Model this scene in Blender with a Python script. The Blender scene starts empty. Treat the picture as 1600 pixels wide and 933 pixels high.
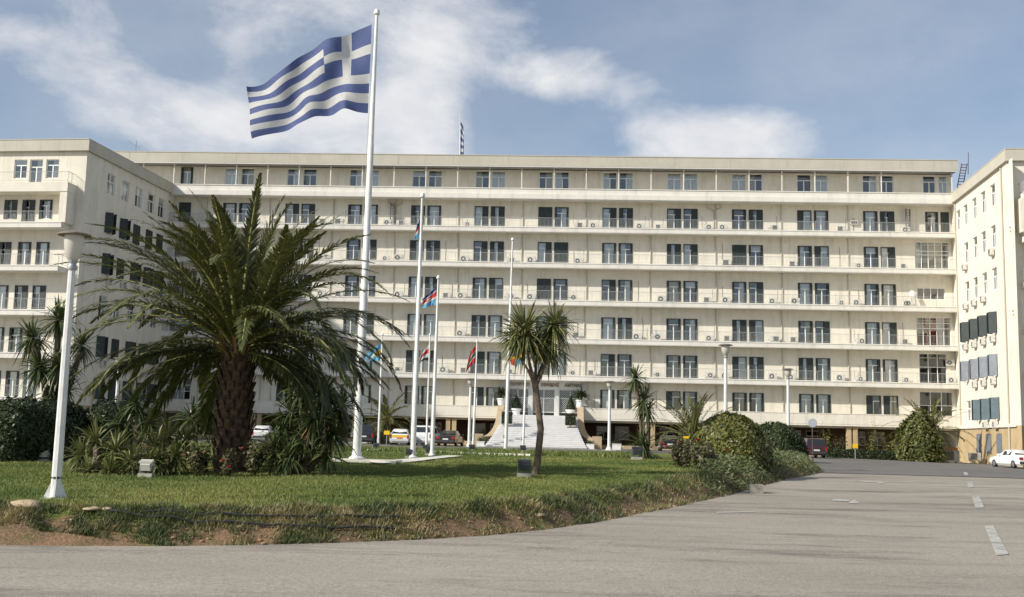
import bpy, math, random
import numpy as np
from mathutils import Vector, Matrix, noise as mnoise

S = bpy.context.scene
COL = S.collection
R = math.radians
PI = math.pi

# ------------------------------------------------------------------ camera
FPX = 1712.0
YAW, PITCH, ROLL = R(2.88), R(7.2), R(1.34)
CAM = Vector((0, 0, 0.95))
cam_d = bpy.data.cameras.new('camera'); cam = bpy.data.objects.new('camera', cam_d); COL.objects.link(cam)
cam_d.sensor_width = 36.0; cam_d.lens = FPX / 1600 * 36.0; cam_d.clip_end = 6000; cam_d.clip_start = 0.1
MR = Matrix.Rotation(YAW, 3, 'Z') @ Matrix.Rotation(PI / 2 + PITCH, 3, 'X') @ Matrix.Rotation(ROLL, 3, 'Z')
cam.location = CAM; cam.rotation_euler = MR.to_euler()
S.camera = cam

# ------------------------------------------------------------------ light and exposure
SUN_AZ, SUN_EL = R(30), R(34)          # light travels towards +X, a little towards +Y
S.view_settings.view_transform = 'Standard'; S.view_settings.look = 'None'
S.view_settings.exposure = 0.62; S.view_settings.gamma = 1.0; S.view_settings.use_curve_mapping = False
S.render.engine = 'CYCLES'
S.cycles.max_bounces = 8; S.cycles.transparent_max_bounces = 12; S.cycles.diffuse_bounces = 5
S.cycles.use_denoising = True
sun_d = bpy.data.lights.new('sun', 'SUN'); sun = bpy.data.objects.new('sun', sun_d); COL.objects.link(sun)
sun_d.energy = 3.5; sun_d.angle = R(1.2); sun_d.color = (1.0, 0.945, 0.85)
ldir = Vector((math.cos(SUN_AZ) * math.cos(SUN_EL), math.sin(SUN_AZ) * math.cos(SUN_EL), -math.sin(SUN_EL)))
sun.rotation_euler = ldir.to_track_quat('-Z', 'Y').to_euler()

def build_world():
    w = bpy.data.worlds.new('World'); S.world = w; w.use_nodes = True
    nt = w.node_tree; N = nt.nodes; L = nt.links; N.clear()
    def node(t, **k):
        n = N.new(t)
        for a, b in k.items(): setattr(n, a, b)
        return n
    def inp(sock, v):
        if isinstance(v, bpy.types.NodeSocket): L.new(v, sock)
        else: sock.default_value = v
    def m(op, a, b=0.0, c=0.0, clamp=False):
        n = node('ShaderNodeMath', operation=op, use_clamp=clamp)
        inp(n.inputs[0], a); inp(n.inputs[1], b); inp(n.inputs[2], c); return n.outputs[0]
    def mix(f, a, b):
        n = node('ShaderNodeMix', data_type='RGBA'); inp(n.inputs[0], f); inp(n.inputs[6], a); inp(n.inputs[7], b); return n.outputs[2]
    sky = node('ShaderNodeTexSky', sky_type='NISHITA', sun_disc=False)
    sky.sun_elevation = SUN_EL
    sky.sun_rotation = math.atan2(-ldir.x, -ldir.y)
    sky.altitude = 100; sky.air_density = 1.0; sky.dust_density = 0.9; sky.ozone_density = 1.0
    tc = node('ShaderNodeTexCoord'); sep = node('ShaderNodeSeparateXYZ'); L.new(tc.outputs['Generated'], sep.inputs[0])
    x, y, z = sep.outputs
    az = m('MULTIPLY', m('ARCTAN2', x, y), 180 / PI)
    el = m('MULTIPLY', m('ARCSINE', z), 180 / PI)
    # warped coordinates for soft cloud edges
    comb = node('ShaderNodeCombineXYZ'); L.new(m('MULTIPLY', az, 0.06), comb.inputs[0]); L.new(m('MULTIPLY', el, 0.10), comb.inputs[1])
    def nz(scale, det, rough, off, dist=0.0):
        mp = node('ShaderNodeMapping'); mp.inputs['Location'].default_value = (off, off * 1.7, 0); L.new(comb.outputs[0], mp.inputs[0])
        n = node('ShaderNodeTexNoise'); n.inputs['Scale'].default_value = scale; n.inputs['Detail'].default_value = det
        n.inputs['Roughness'].default_value = rough; n.inputs['Distortion'].default_value = dist
        L.new(mp.outputs[0], n.inputs['Vector']); return n.outputs[0]
    n1 = nz(1.9, 8, 0.58, 3.1, 0.3); n2 = nz(0.9, 3, 0.5, 9.4); n3 = nz(3.4, 6, 0.6, 5.2, 0.2)
    # cloud banks: azimuth, elevation, half widths, weight
    banks = [(-17.5, 15.4, 6.0, 1.8, 1.0), (-7.6, 18.5, 3.4, 5.5, 1.0), (-17.5, 21.6, 9.0, 2.6, 0.66), (-27.0, 17.8, 4.5, 1.6, 0.85), (-20, 18.5, 15, 7, 0.14), (-11.5, 16.2, 4.5, 2.2, 0.6),
             (0.6, 18.6, 3.9, 1.5, 0.85), (8.0, 15.5, 4.8, 1.6, 1.4),
             (40, 17, 10, 4, 0.8), (-60, 20, 14, 5, 0.8), (95, 22, 18, 6, 0.7), (-120, 24, 20, 7, 0.8), (150, 20, 20, 6, 0.7), (20, 44, 25, 7, .5), (-50, 50, 22, 8, .5)]
    tot = None
    for a0, e0, sa, se, A in banks:
        da = m('MULTIPLY', m('SUBTRACT', az, a0), 1 / sa); de = m('MULTIPLY', m('SUBTRACT', el, e0), 1 / se)
        g = m('MULTIPLY', m('EXPONENT', m('MULTIPLY', m('ADD', m('MULTIPLY', da, da), m('MULTIPLY', de, de)), -1.0)), A)
        tot = g if tot is None else m('ADD', tot, g)
    dens = m('ADD', m('MULTIPLY', tot, 0.9), m('ADD', m('MULTIPLY', m('SUBTRACT', n1, 0.5), 1.6), m('MULTIPLY', m('SUBTRACT', n3, 0.5), 0.45)))
    mr = node('ShaderNodeMapRange', interpolation_type='SMOOTHSTEP'); L.new(dens, mr.inputs[0])
    mr.inputs[1].default_value = 0.05; mr.inputs[2].default_value = 1.10
    cov = m('MULTIPLY', mr.outputs[0], 0.92)
    # thin veil over everything
    veil = m('ADD', m('MULTIPLY', m('SUBTRACT', n2, 0.3), 0.45, clamp=True), 0.14)
    cov2 = m('MAXIMUM', cov, veil)
    shade = node('ShaderNodeMapRange'); L.new(m('ADD', n3, m('MULTIPLY', n1, 0.6)), shade.inputs[0])
    shade.inputs[1].default_value = 0.55; shade.inputs[2].default_value = 1.0
    ccol = mix(shade.outputs[0], (4.5, 4.62, 4.95, 1), (6.2, 6.1, 6.05, 1))
    hsv = node('ShaderNodeHueSaturation'); hsv.inputs['Saturation'].default_value = 1.08; hsv.inputs['Value'].default_value = 0.74
    L.new(sky.outputs[0], hsv.inputs['Color'])
    bg = node('ShaderNodeBackground'); bg.inputs[1].default_value = 0.10
    L.new(mix(cov2, hsv.outputs[0], ccol), bg.inputs[0])
    out = node('ShaderNodeOutputWorld'); L.new(bg.outputs[0], out.inputs[0])
build_world()

# ------------------------------------------------------------------ pixel helpers (photo pixel -> place in the world)
def ray(px, py): return MR @ Vector(((px - 800) / FPX, -(py - 466.5) / FPX, -1.0))
def P(px, py, Y):
    d = ray(px, py); return CAM + d * (Y / d.y)
def PX(px, Y, py=650): return P(px, py, Y).x
def proj(p):
    q = MR.transposed() @ (Vector(p) - CAM); return (800 + FPX * q.x / -q.z, 466.5 - FPX * q.y / -q.z)
def ss(a, b, x):
    t = np.clip((x - a) / (b - a), 0, 1); return t * t * (3 - 2 * t)
def zroad(X, Y):
    X = np.asarray(X, float); Y = np.asarray(Y, float)
    z = np.minimum(0, -1.0 + 0.0125 * (np.clip(Y, -30, 99) - 19))
    return z - 0.02 * np.clip(X - 12.8, 0, 45) * ss(45, 90, Y)
LY = [0, 18, 20, 25, 33, 40, 50, 66, 80, 200]; LZ = [-.5, -.5, -.47, -.40, -.25, -.10, -.02, .03, .10, .12]
def zlawn(X, Y):
    X = np.asarray(X, float)
    return np.interp(Y, LY, LZ) + 0.035 * np.sin(X * .55 + 1) * np.cos(np.asarray(Y) * .33) - .02 * np.clip(X - 12.8, 0, 45) * ss(55, 85, np.asarray(Y, float))
def solve(px, py, f):
    d = ray(px, py); t = 20.0
    for _ in range(60):
        p = CAM + d * t; t = 0.5 * t + 0.5 * (float(f(p.x, p.y)) - CAM.z) / d.z
        t = min(max(t, 3), 300)
    return CAM + d * t
def G(px, py): return solve(px, py, zroad)
def GL(px, py): return solve(px, py, zlawn)

# ------------------------------------------------------------------ materials
MATS = {}
def mat(name, col, rough=0.7, var=0.0, scale=3.0, col2=None, bump=0.0, bscale=40.0, metal=0.0, spec=0.5, stretch=None, detail=5.0, attr=False, transl=0.0, grime=0.0, sheen=0.0):
    if name in MATS: return MATS[name]
    mt = bpy.data.materials.new(name); MATS[name] = mt; mt.use_nodes = True
    nt = mt.node_tree; N = nt.nodes; L = nt.links
    b = N['Principled BSDF']; out = N['Material Output']
    b.inputs['Roughness'].default_value = rough; b.inputs['Metallic'].default_value = metal
    b.inputs['Specular IOR Level'].default_value = spec
    c = tuple(col) + (1,)
    b.inputs['Base Color'].default_value = c
    tc = None
    if var or col2 or bump or grime:
        tc = N.new('ShaderNodeTexCoord'); mp = N.new('ShaderNodeMapping'); L.new(tc.outputs['Object'], mp.inputs[0])
        geo = N.new('ShaderNodeNewGeometry'); L.new(geo.outputs['Position'], mp.inputs[0])
        if stretch: mp.inputs['Scale'].default_value = stretch
    last = None
    if col2 or var:
        n = N.new('ShaderNodeTexNoise'); n.inputs['Scale'].default_value = scale; n.inputs['Detail'].default_value = detail; n.inputs['Roughness'].default_value = .62
        L.new(mp.outputs[0], n.inputs['Vector'])
        mx = N.new('ShaderNodeMix'); mx.data_type = 'RGBA'
        c2 = tuple(col2) + (1,) if col2 else tuple(max(0, v * (1 - var)) for v in col) + (1,)
        c1 = c if col2 else tuple(min(1, v * (1 + var * .6)) for v in col) + (1,)
        mx.inputs[6].default_value = c1; mx.inputs[7].default_value = c2
        r = N.new('ShaderNodeMapRange'); r.inputs[1].default_value = .36; r.inputs[2].default_value = .64; L.new(n.outputs[0], r.inputs[0])
        L.new(r.outputs[0], mx.inputs[0]); last = mx.outputs[2]
    if attr:
        at = N.new('ShaderNodeAttribute'); at.attribute_name = 'v'
        mx = N.new('ShaderNodeMix'); mx.data_type = 'RGBA'
        mx.inputs[7].default_value = tuple(attr) + (1,)
        if last: L.new(last, mx.inputs[6])
        else: mx.inputs[6].default_value = c
        L.new(at.outputs['Fac'], mx.inputs[0]); last = mx.outputs[2]
    if grime:
        n = N.new('ShaderNodeTexNoise'); n.inputs['Scale'].default_value = .9; n.inputs['Detail'].default_value = 7; n.inputs['Roughness'].default_value = .7
        m2 = N.new('ShaderNodeMapping'); m2.inputs['Scale'].default_value = (1.6, 1.6, .22); L.new(geo.outputs['Position'], m2.inputs[0]); L.new(m2.outputs[0], n.inputs['Vector'])
        r = N.new('ShaderNodeMapRange'); r.inputs[1].default_value = .50; r.inputs[2].default_value = .74; r.inputs[4].default_value = grime; L.new(n.outputs[0], r.inputs[0])
        mx = N.new('ShaderNodeMix'); mx.data_type = 'RGBA'
        if last: L.new(last, mx.inputs[6])
        else: mx.inputs[6].default_value = c
        mx.inputs[7].default_value = tuple(v * .55 for v in col) + (1,)
        L.new(r.outputs[0], mx.inputs[0]); last = mx.outputs[2]
    if last: L.new(last, b.inputs['Base Color'])
    if bump:
        n = N.new('ShaderNodeTexNoise'); n.inputs['Scale'].default_value = bscale; n.inputs['Detail'].default_value = 6
        L.new(mp.outputs[0], n.inputs['Vector'])
        bp = N.new('ShaderNodeBump'); bp.inputs['Strength'].default_value = bump; bp.inputs['Distance'].default_value = .03
        L.new(n.outputs[0], bp.inputs['Height']); L.new(bp.outputs[0], b.inputs['Normal'])
    if transl:
        t = N.new('ShaderNodeBsdfTranslucent')
        if last: L.new(last, t.inputs[0])
        else: t.inputs[0].default_value = c
        ms = N.new('ShaderNodeMixShader'); ms.inputs[0].default_value = transl
        L.new(b.outputs[0], ms.inputs[1]); L.new(t.outputs[0], ms.inputs[2]); L.new(ms.outputs[0], out.inputs[0])
    return mt

def glass_mat(name, tint, refl=.10):
    if name in MATS: return MATS[name]
    mt = bpy.data.materials.new(name); MATS[name] = mt; mt.use_nodes = True
    nt = mt.node_tree; N = nt.nodes; L = nt.links; N.clear()
    t = N.new('ShaderNodeBsdfTransparent'); t.inputs[0].default_value = tuple(tint) + (1,)
    g = N.new('ShaderNodeBsdfGlossy'); g.inputs['Roughness'].default_value = .03; g.inputs[0].default_value = (.9, .93, .95, 1)
    f = N.new('ShaderNodeFresnel'); f.inputs[0].default_value = 1.5
    a = N.new('ShaderNodeMath'); a.operation = 'ADD'; a.inputs[1].default_value = refl; a.use_clamp = True; L.new(f.outputs[0], a.inputs[0])
    ms = N.new('ShaderNodeMixShader'); L.new(a.outputs[0], ms.inputs[0]); L.new(t.outputs[0], ms.inputs[1]); L.new(g.outputs[0], ms.inputs[2])
    o = N.new('ShaderNodeOutputMaterial'); L.new(ms.outputs[0], o.inputs[0]); return mt

M_wall = mat('cream_render', (.77, .725, .62), .9, var=.07, scale=.6, grime=.5)
M_slab = mat('painted_slab', (.74, .715, .65), .85, var=.05, scale=.8, grime=.45)
M_fascia = mat('roof_fascia', (.52, .49, .41), .9, var=.06, scale=.5, grime=.3)
M_roof = mat('flat_roof_gravel', (.35, .34, .32), .95, var=.15)
M_ochre = mat('ochre_render', (.50, .38, .22), .9, var=.12, scale=.8, grime=.3)
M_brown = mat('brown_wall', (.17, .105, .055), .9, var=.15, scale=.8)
M_white = mat('white_paint', (.78, .78, .76), .5, var=.04, scale=6)
M_wframe = mat('white_window_frame', (.84, .85, .84), .5)
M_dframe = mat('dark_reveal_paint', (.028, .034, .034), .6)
M_shut = mat('dark_green_shutter', (.030, .042, .042), .6, var=.2, scale=2)
M_shutg = mat('grey_shutter', (.20, .22, .25), .6, var=.15, scale=2)
M_shutb = mat('grey_blue_shutter', (.09, .13, .15), .6, var=.15, scale=2)
M_glass = glass_mat('window_glass', (.86, .89, .89), .13)
M_glass_d = glass_mat('smoked_glass', (.20, .22, .22), .05)
M_curt = mat('white_curtain', (.82, .82, .80), .9, var=.15, scale=7, stretch=(3, 3, .2))
M_curtb = mat('beige_curtain', (.55, .47, .30), .9, var=.15, scale=7, stretch=(3, 3, .2))
M_curtr = mat('red_curtain', (.42, .055, .02), .9, var=.15, scale=7, stretch=(3, 3, .2))
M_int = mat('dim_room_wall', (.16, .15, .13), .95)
M_rail = mat('grey_railing', (.16, .17, .17), .5)
M_railw = mat('light_railing', (.38, .39, .38), .5)
M_pipe = mat('cream_pipe', (.50, .46, .37), .7)
M_cable = mat('dark_cable', (.16, .14, .11), .7)
M_ac = mat('ac_casing', (.62, .61, .56), .5, var=.06, scale=4)
M_acd = mat('ac_grille', (.05, .05, .05), .6)
M_marble = mat('white_marble', (.79, .78, .77), .35, var=.06, scale=2.2)
M_travert = mat('portal_marble', (.58, .58, .55), .5, var=.10, scale=1.4)
M_stone = mat('ochre_stone', (.46, .36, .23), .85, var=.14, scale=1.5, bump=.2)
M_letter = mat('bronze_letters', (.20, .12, .04), .5)
M_grille = mat('door_lattice', (.55, .57, .58), .5)
M_metalg = mat('galvanised_metal', (.32, .33, .34), .45, metal=.3, var=.1)
M_rust = mat('rusty_brown_steel', (.09, .055, .04), .7)
M_conc = mat('concrete', (.40, .38, .33), .9, var=.18, scale=3, bump=.3)
M_whitest = mat('whitewashed_stone', (.68, .65, .58), .8, var=.1, scale=3)
M_rock = mat('tan_rock', (.40, .31, .20), .9, var=.25, scale=5, bump=.5, bscale=15)
M_yellow = mat('yellow_sign', (.80, .52, .01), .5)
M_black = mat('black_rubber', (.02, .02, .02), .8)
M_hose = mat('black_hose', (.03, .03, .035), .6)
M_pole = mat('white_pole_paint', (.72, .72, .69), .5, var=.10, scale=4, grime=.6)
M_opal = mat('opal_lamp_glass', (.70, .68, .60), .35, transl=.3)
M_lcap = mat('lamp_cap', (.20, .165, .13), .6, var=.15, scale=8)
M_trunk = mat('palm_boots', (.15, .095, .055), .95, col2=(.04, .028, .02), scale=6, bump=.5, bscale=18)
M_bark = mat('cordyline_bark', (.18, .135, .095), .95, col2=(.09, .068, .05), scale=7, bump=.5, bscale=25)
M_twig = mat('twig_brown', (.09, .06, .04), .9)
M_frond = mat('palm_frond_leaf', (.042, .058, .016), .5, attr=(.19, .19, .062), transl=.22, spec=.5)
M_rachis = mat('frond_midrib', (.22, .22, .07), .55)
M_dead = mat('dead_orange_leaf', (.30, .19, .08), .8, attr=(.16, .10, .05), transl=.15)
M_yucca = mat('yucca_leaf', (.030, .052, .018), .42, attr=(.15, .175, .06), transl=.15)
M_cordy = mat('cordyline_leaf', (.070, .095, .030), .45, attr=(.31, .30, .11), transl=.2)
M_hedge = mat('hedge_leaf', (.016, .028, .008), .5, attr=(.060, .080, .020), transl=.15)
M_hedgey = mat('golden_hedge_leaf', (.040, .055, .010), .5, attr=(.26, .25, .055), transl=.15)
M_rosem = mat('rosemary_leaf', (.060, .085, .028), .6, attr=(.18, .195, .080), transl=.1)
M_rose = mat('rose_leaf', (.030, .045, .014), .5, attr=(.16, .12, .05), transl=.15)
M_hedgein = mat('hedge_inside', (.012, .017, .006), .95)  # near-black core colour, shade inside the foliage painted in
M_red = mat('red_petal', (.50, .03, .03), .6)
M_pink = mat('pink_petal', (.62, .22, .22), .6)
M_grass = mat('grass_blade', (.100, .150, .028), .6, attr=(.27, .275, .075), transl=.25)
M_weed = mat('weed_leaf', (.080, .105, .032), .6, attr=(.34, .27, .13), transl=.15)

# ------------------------------------------------------------------ mesh builder
class MB:
    def __init__(s): s.v = []; s.f = []; s.m = []
    def add(s, vs, fs, m=0):
        o = len(s.v); s.v += [tuple(p) for p in vs]
        for f in fs: s.f.append(tuple(i + o for i in f)); s.m.append(m)
        return s
    def box(s, a, b, m=0):
        x0, y0, z0 = a; x1, y1, z1 = b
        return s.add([(x0, y0, z0), (x1, y0, z0), (x1, y1, z0), (x0, y1, z0), (x0, y0, z1), (x1, y0, z1), (x1, y1, z1), (x0, y1, z1)],
                     [(0, 3, 2, 1), (4, 5, 6, 7), (0, 1, 5, 4), (1, 2, 6, 5), (2, 3, 7, 6), (3, 0, 4, 7)], m)
    def cbox(s, c, d, m=0): return s.box([c[i] - d[i] / 2 for i in range(3)], [c[i] + d[i] / 2 for i in range(3)], m)
    def quad(s, a, b, c, d, m=0): return s.add([a, b, c, d], [(0, 1, 2, 3)], m)
    def tube(s, pts, rad, n=8, m=0, cap=True):
        pts = [Vector(p) for p in pts]; k = len(pts)
        if not hasattr(rad, '__len__'): rad = [rad] * k
        vs = []; fs = []
        ref = None
        for i, p in enumerate(pts):
            t = (pts[min(i + 1, k - 1)] - pts[max(i - 1, 0)]).normalized()
            if ref is None: ref = Vector((1, 0, 0)) if abs(t.x) < .9 else Vector((0, 1, 0))
            a = (ref - t * ref.dot(t)).normalized(); ref = a; b = t.cross(a)
            for j in range(n):
                w = 2 * PI * (j + .5) / n; vs.append(p + (a * math.cos(w) + b * math.sin(w)) * rad[i])
        for i in range(k - 1):
            for j in range(n):
                q = (j + 1) % n; fs.append((i * n + j, i * n + q, (i + 1) * n + q, (i + 1) * n + j))
        if cap: fs.append(tuple(range(n - 1, -1, -1))); fs.append(tuple((k - 1) * n + j for j in range(n)))
        return s.add(vs, fs, m)
    def lathe(s, prof, n=16, c=(0, 0, 0), m=0):
        vs = []; fs = []; k = len(prof)
        for r, z in prof:
            for j in range(n):
                w = 2 * PI * j / n; vs.append((c[0] + r * math.cos(w), c[1] + r * math.sin(w), c[2] + z))
        for i in range(k - 1):
            for j in range(n):
                q = (j + 1) % n; fs.append((i * n + j, i * n + q, (i + 1) * n + q, (i + 1) * n + j))
        fs.append(tuple(range(n - 1, -1, -1))); fs.append(tuple((k - 1) * n + j for j in range(n)))
        return s.add(vs, fs, m)
    def mesh(s, name, mats, smooth=False):
        me = bpy.data.meshes.new(name); me.from_pydata(s.v, [], s.f)
        if not isinstance(mats, (list, tuple)): mats = [mats]
        for q in mats: me.materials.append(q)
        if len(mats) > 1: me.polygons.foreach_set('material_index', s.m)
        if smooth: me.polygons.foreach_set('use_smooth', [True] * len(me.polygons))
        me.update(); return me
    def build(s, name, mats, parent=None, smooth=False, loc=None, kind=None):
        o = bpy.data.objects.new(name, s.mesh(name, mats, smooth)); COL.objects.link(o)
        if parent: o.parent = parent
        if loc is not None: o.location = loc
        if kind: o['kind'] = kind
        if smooth: shade_angle(o)
        return o
def shade_angle(o, a=40):
    me = o.data
    try:
        me.set_sharp_from_angle(angle=R(a))
    except Exception: pass
def inst(name, me, parent=None, loc=(0, 0, 0), rot=None, sc=None, kind=None):
    o = bpy.data.objects.new(name, me); COL.objects.link(o)
    if parent: o.parent = parent
    o.location = loc
    if rot: o.rotation_euler = rot
    if sc: o.scale = sc
    if kind: o['kind'] = kind
    return o
def tag(o, label, cat, group=None, kind=None):
    if label: o['label'] = label
    if cat: o['category'] = cat
    if group: o['group'] = group
    if kind: o['kind'] = kind
    return o
def thing(name, label, cat, loc=(0, 0, 0), rz=0.0, group=None):
    o = bpy.data.objects.new(name, None); COL.objects.link(o); o.location = loc; o.rotation_euler = (0, 0, rz)
    o.empty_display_size = .2
    return tag(o, label, cat, group)
def structure(o): o['kind'] = 'structure'; return o
def copy_tree(o, parent=None):
    c = o.copy(); COL.objects.link(c); c.parent = parent
    for ch in o.children: copy_tree(ch, c)
    return c
ORD = ['zeroth', 'first', 'second', 'third', 'fourth', 'fifth', 'sixth', 'seventh', 'eighth', 'ninth', 'tenth', 'eleventh', 'twelfth', 'thirteenth', 'fourteenth']

def np_mesh(name, V, F, mats, attr=None, midx=None, smooth=False):
    """V (n,3), F (m,k) with constant k"""
    me = bpy.data.meshes.new(name); V = np.asarray(V, np.float32); F = np.asarray(F, np.int32)
    k = F.shape[1]
    me.vertices.add(len(V)); me.vertices.foreach_set('co', V.ravel())
    me.loops.add(F.size); me.loops.foreach_set('vertex_index', F.ravel())
    me.polygons.add(len(F)); me.polygons.foreach_set('loop_start', np.arange(0, F.size, k, dtype=np.int32))
    me.polygons.foreach_set('loop_total', np.full(len(F), k, np.int32))
    for q in (mats if isinstance(mats, (list, tuple)) else [mats]): me.materials.append(q)
    if midx is not None: me.polygons.foreach_set('material_index', np.asarray(midx, np.int32))
    if smooth: me.polygons.foreach_set('use_smooth', np.ones(len(F), bool))
    me.update(calc_edges=True)
    if attr is not None:
        a = me.attributes.new('v', 'FLOAT', 'FACE'); a.data.foreach_set('value', np.asarray(attr, np.float32))
    return me

# ------------------------------------------------------------------ ground, roads, lawn
def asphalt(name, c1, c2, c3):
    mt = bpy.data.materials.new(name); mt.use_nodes = True
    nt = mt.node_tree; N = nt.nodes; L = nt.links; b = N['Principled BSDF']; b.inputs['Roughness'].default_value = .92; b.inputs['Specular IOR Level'].default_value = .25
    geo = N.new('ShaderNodeNewGeometry')
    def nz(sc, det, st=(1, 1, 1), rough=.6):
        mp = N.new('ShaderNodeMapping'); mp.inputs['Scale'].default_value = st; L.new(geo.outputs['Position'], mp.inputs[0])
        n = N.new('ShaderNodeTexNoise'); n.inputs['Scale'].default_value = sc; n.inputs['Detail'].default_value = det; n.inputs['Roughness'].default_value = rough
        L.new(mp.outputs[0], n.inputs['Vector']); return n.outputs[0]
    def rng(s, a, b_, c=0, d=1):
        r = N.new('ShaderNodeMapRange'); r.inputs[1].default_value = a; r.inputs[2].default_value = b_; r.inputs[3].default_value = c; r.inputs[4].default_value = d; L.new(s, r.inputs[0]); return r.outputs[0]
    def mix(f, a, b_):
        m = N.new('ShaderNodeMix'); m.data_type = 'RGBA'; L.new(f, m.inputs[0])
        for i, v in ((6, a), (7, b_)):
            if isinstance(v, tuple): m.inputs[i].default_value = v + (1,)
            else: L.new(v, m.inputs[i])
        return m.outputs[2]
    base = mix(rng(nz(.16, 5, (.55, 1, 1)), .35, .65), c1, c2)
    base = mix(rng(nz(1.3, 6, (.6, 1.2, 1), .7), .42, .72, 0, .55), base, c2)
    speck = rng(nz(9, 5, (1, 1, 1), .8), .52, .70, 0, .5); base = mix(speck, base, c3)
    stain = rng(nz(.36, 8, (.40, 1.9, 1), .74), .51, .66, 0, .85)        # oil and tyre stains, stretched along the turn
    base = mix(stain, base, c3)
    wv = nz(.5, 9, (1, 1, 1), .62); ab = N.new('ShaderNodeMath'); ab.operation = 'SUBTRACT'; L.new(wv, ab.inputs[0]); ab.inputs[1].default_value = .5
    a2 = N.new('ShaderNodeMath'); a2.operation = 'ABSOLUTE'; L.new(ab.outputs[0], a2.inputs[0])
    cr = rng(a2.outputs[0], .0, .006, .8, 0); cm_ = N.new('ShaderNodeMath'); cm_.operation = 'MULTIPLY'; L.new(cr, cm_.inputs[0]); L.new(rng(nz(.09, 3), .50, .60), cm_.inputs[1])
    base = mix(cm_.outputs[0], base, c3)
    grit = rng(nz(26, 4, (1, 1, 1), .75), .36, .64, 0, 1)
    dark = N.new('ShaderNodeMix'); dark.data_type = 'RGBA'; dark.blend_type = 'MULTIPLY'; dark.inputs[0].default_value = .5
    L.new(base, dark.inputs[6]); g2 = mix(grit, (.40, .40, .40), (1.5, 1.5, 1.5)); L.new(g2, dark.inputs[7])
    L.new(dark.outputs[2], b.inputs['Base Color'])
    bp = N.new('ShaderNodeBump'); bp.inputs['Strength'].default_value = .5; bp.inputs['Distance'].default_value = .01; L.new(nz(38, 4), bp.inputs['Height']); L.new(bp.outputs[0], b.inputs['Normal'])
    return mt
M_road = asphalt('worn_pale_asphalt', (.365, .328, .272), (.285, .256, .212), (.125, .113, .096))
M_road2 = asphalt('grey_asphalt', (.185, .178, .166), (.150, .145, .137), (.09, .085, .08))

def sheet(name, xs, ys, zf, m, keep=None):
    xs = np.asarray(xs, float); ys = np.asarray(ys, float)
    XX, YY = np.meshgrid(xs, ys); ZZ = zf(XX, YY); nx, ny = len(xs), len(ys)
    V = np.stack([XX, YY, ZZ], -1).reshape(-1, 3)
    i = np.arange(nx - 1)[None, :] + np.arange(ny - 1)[:, None] * nx
    F = np.stack([i, i + 1, i + nx + 1, i + nx], -1).reshape(-1, 4)
    if keep is not None:
        k = keep(XX, YY).reshape(-1); F = F[k[F].any(1)]
        used = np.unique(F); mp = np.full(len(V), -1); mp[used] = np.arange(len(used)); V = V[used]; F = mp[F]
    me = np_mesh(name, V, F, m, smooth=True); o = bpy.data.objects.new(name, me); COL.objects.link(o); return o
xs = np.concatenate([[-3000, -1200, -500, -200, -120], np.arange(-80, 81, 2.0), [120, 200, 500, 1200, 3000]])
ys = np.concatenate([[-600, -200, -80], np.arange(-30, 141, 2.0), [200, 500, 1200, 4000]])
structure(sheet('road', xs, ys, zroad, M_road))
structure(sheet('forecourt_road', np.arange(-80, 81, 2.0), np.arange(58, 119, 1.0), lambda X, Y: zroad(X, Y) + .008 * ss(57.5, 58.5, Y) - .003, M_road2))
# dark joint where the two asphalts meet
structure(sheet('asphalt_joint', np.arange(6, 80, 2.0), [57.7, 58.3], lambda X, Y: zroad(X, Y) + .014, mat('joint_tar', (.06, .055, .05), .9, var=.3, scale=1)))

edge_px = [(0, 852), (120, 853), (260, 853.5), (400, 851.5), (530, 848), (650, 843.5), (760, 837), (850, 828), (930, 816), (1000, 803), (1060, 791), (1110, 780), (1150, 771), (1190, 759), (1225, 750), (1258, 744), (1285, 737.5)]
EDGE = [G(*p) for p in edge_px]
isl = [(-46, 46), (-42, 34), (-32, 25), (-22, 21.2)] + [(p.x, p.y) for p in EDGE] + [(EDGE[-1].x + 1.3, EDGE[-1].y + 7), (16.2, 73), (16.0, 80), (13.5, 84), (10.5, 80), (7, 72.5), (0, 69.5), (-20, 69), (-46, 69)]
ISL = np.array(isl)
def sdist(X, Y):
    X = np.asarray(X, float); Y = np.asarray(Y, float)
    A = ISL; B = np.roll(ISL, -1, 0); d2 = np.full(X.shape, 1e9); ins = np.zeros(X.shape, bool)
    for (ax, ay), (bx, by) in zip(A, B):
        ex, ey = bx - ax, by - ay; t = np.clip(((X - ax) * ex + (Y - ay) * ey) / (ex * ex + ey * ey), 0, 1)
        d2 = np.minimum(d2, (X - ax - t * ex) ** 2 + (Y - ay - t * ey) ** 2)
        c = ((ay > Y) != (by > Y)) & (X < (bx - ax) * (Y - ay) / (by - ay + 1e-12) + ax); ins ^= c
    return np.where(ins, 1, -1) * np.sqrt(d2)
rg = np.random.default_rng(7)
_lat = rg.random((64, 64))
def vnoise(X, Y, s):
    x = np.asarray(X) * s + 100; y = np.asarray(Y) * s + 100; i = np.floor(x).astype(int); j = np.floor(y).astype(int)
    u = x - i; v = y - j; u = u * u * (3 - 2 * u); v = v * v * (3 - 2 * v)
    g = lambda a, b: _lat[a % 64, b % 64]
    return (g(i, j) * (1 - u) + g(i + 1, j) * u) * (1 - v) + (g(i, j + 1) * (1 - u) + g(i + 1, j + 1) * u) * v
def fb(X, Y, s): return (vnoise(X, Y, s) + .5 * vnoise(X, Y, s * 2.1) + .25 * vnoise(X, Y, s * 4.3)) / 1.75
def bankw(X, Y): return 1.05 + .7 * (fb(X, Y, .5) - .5)
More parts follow.
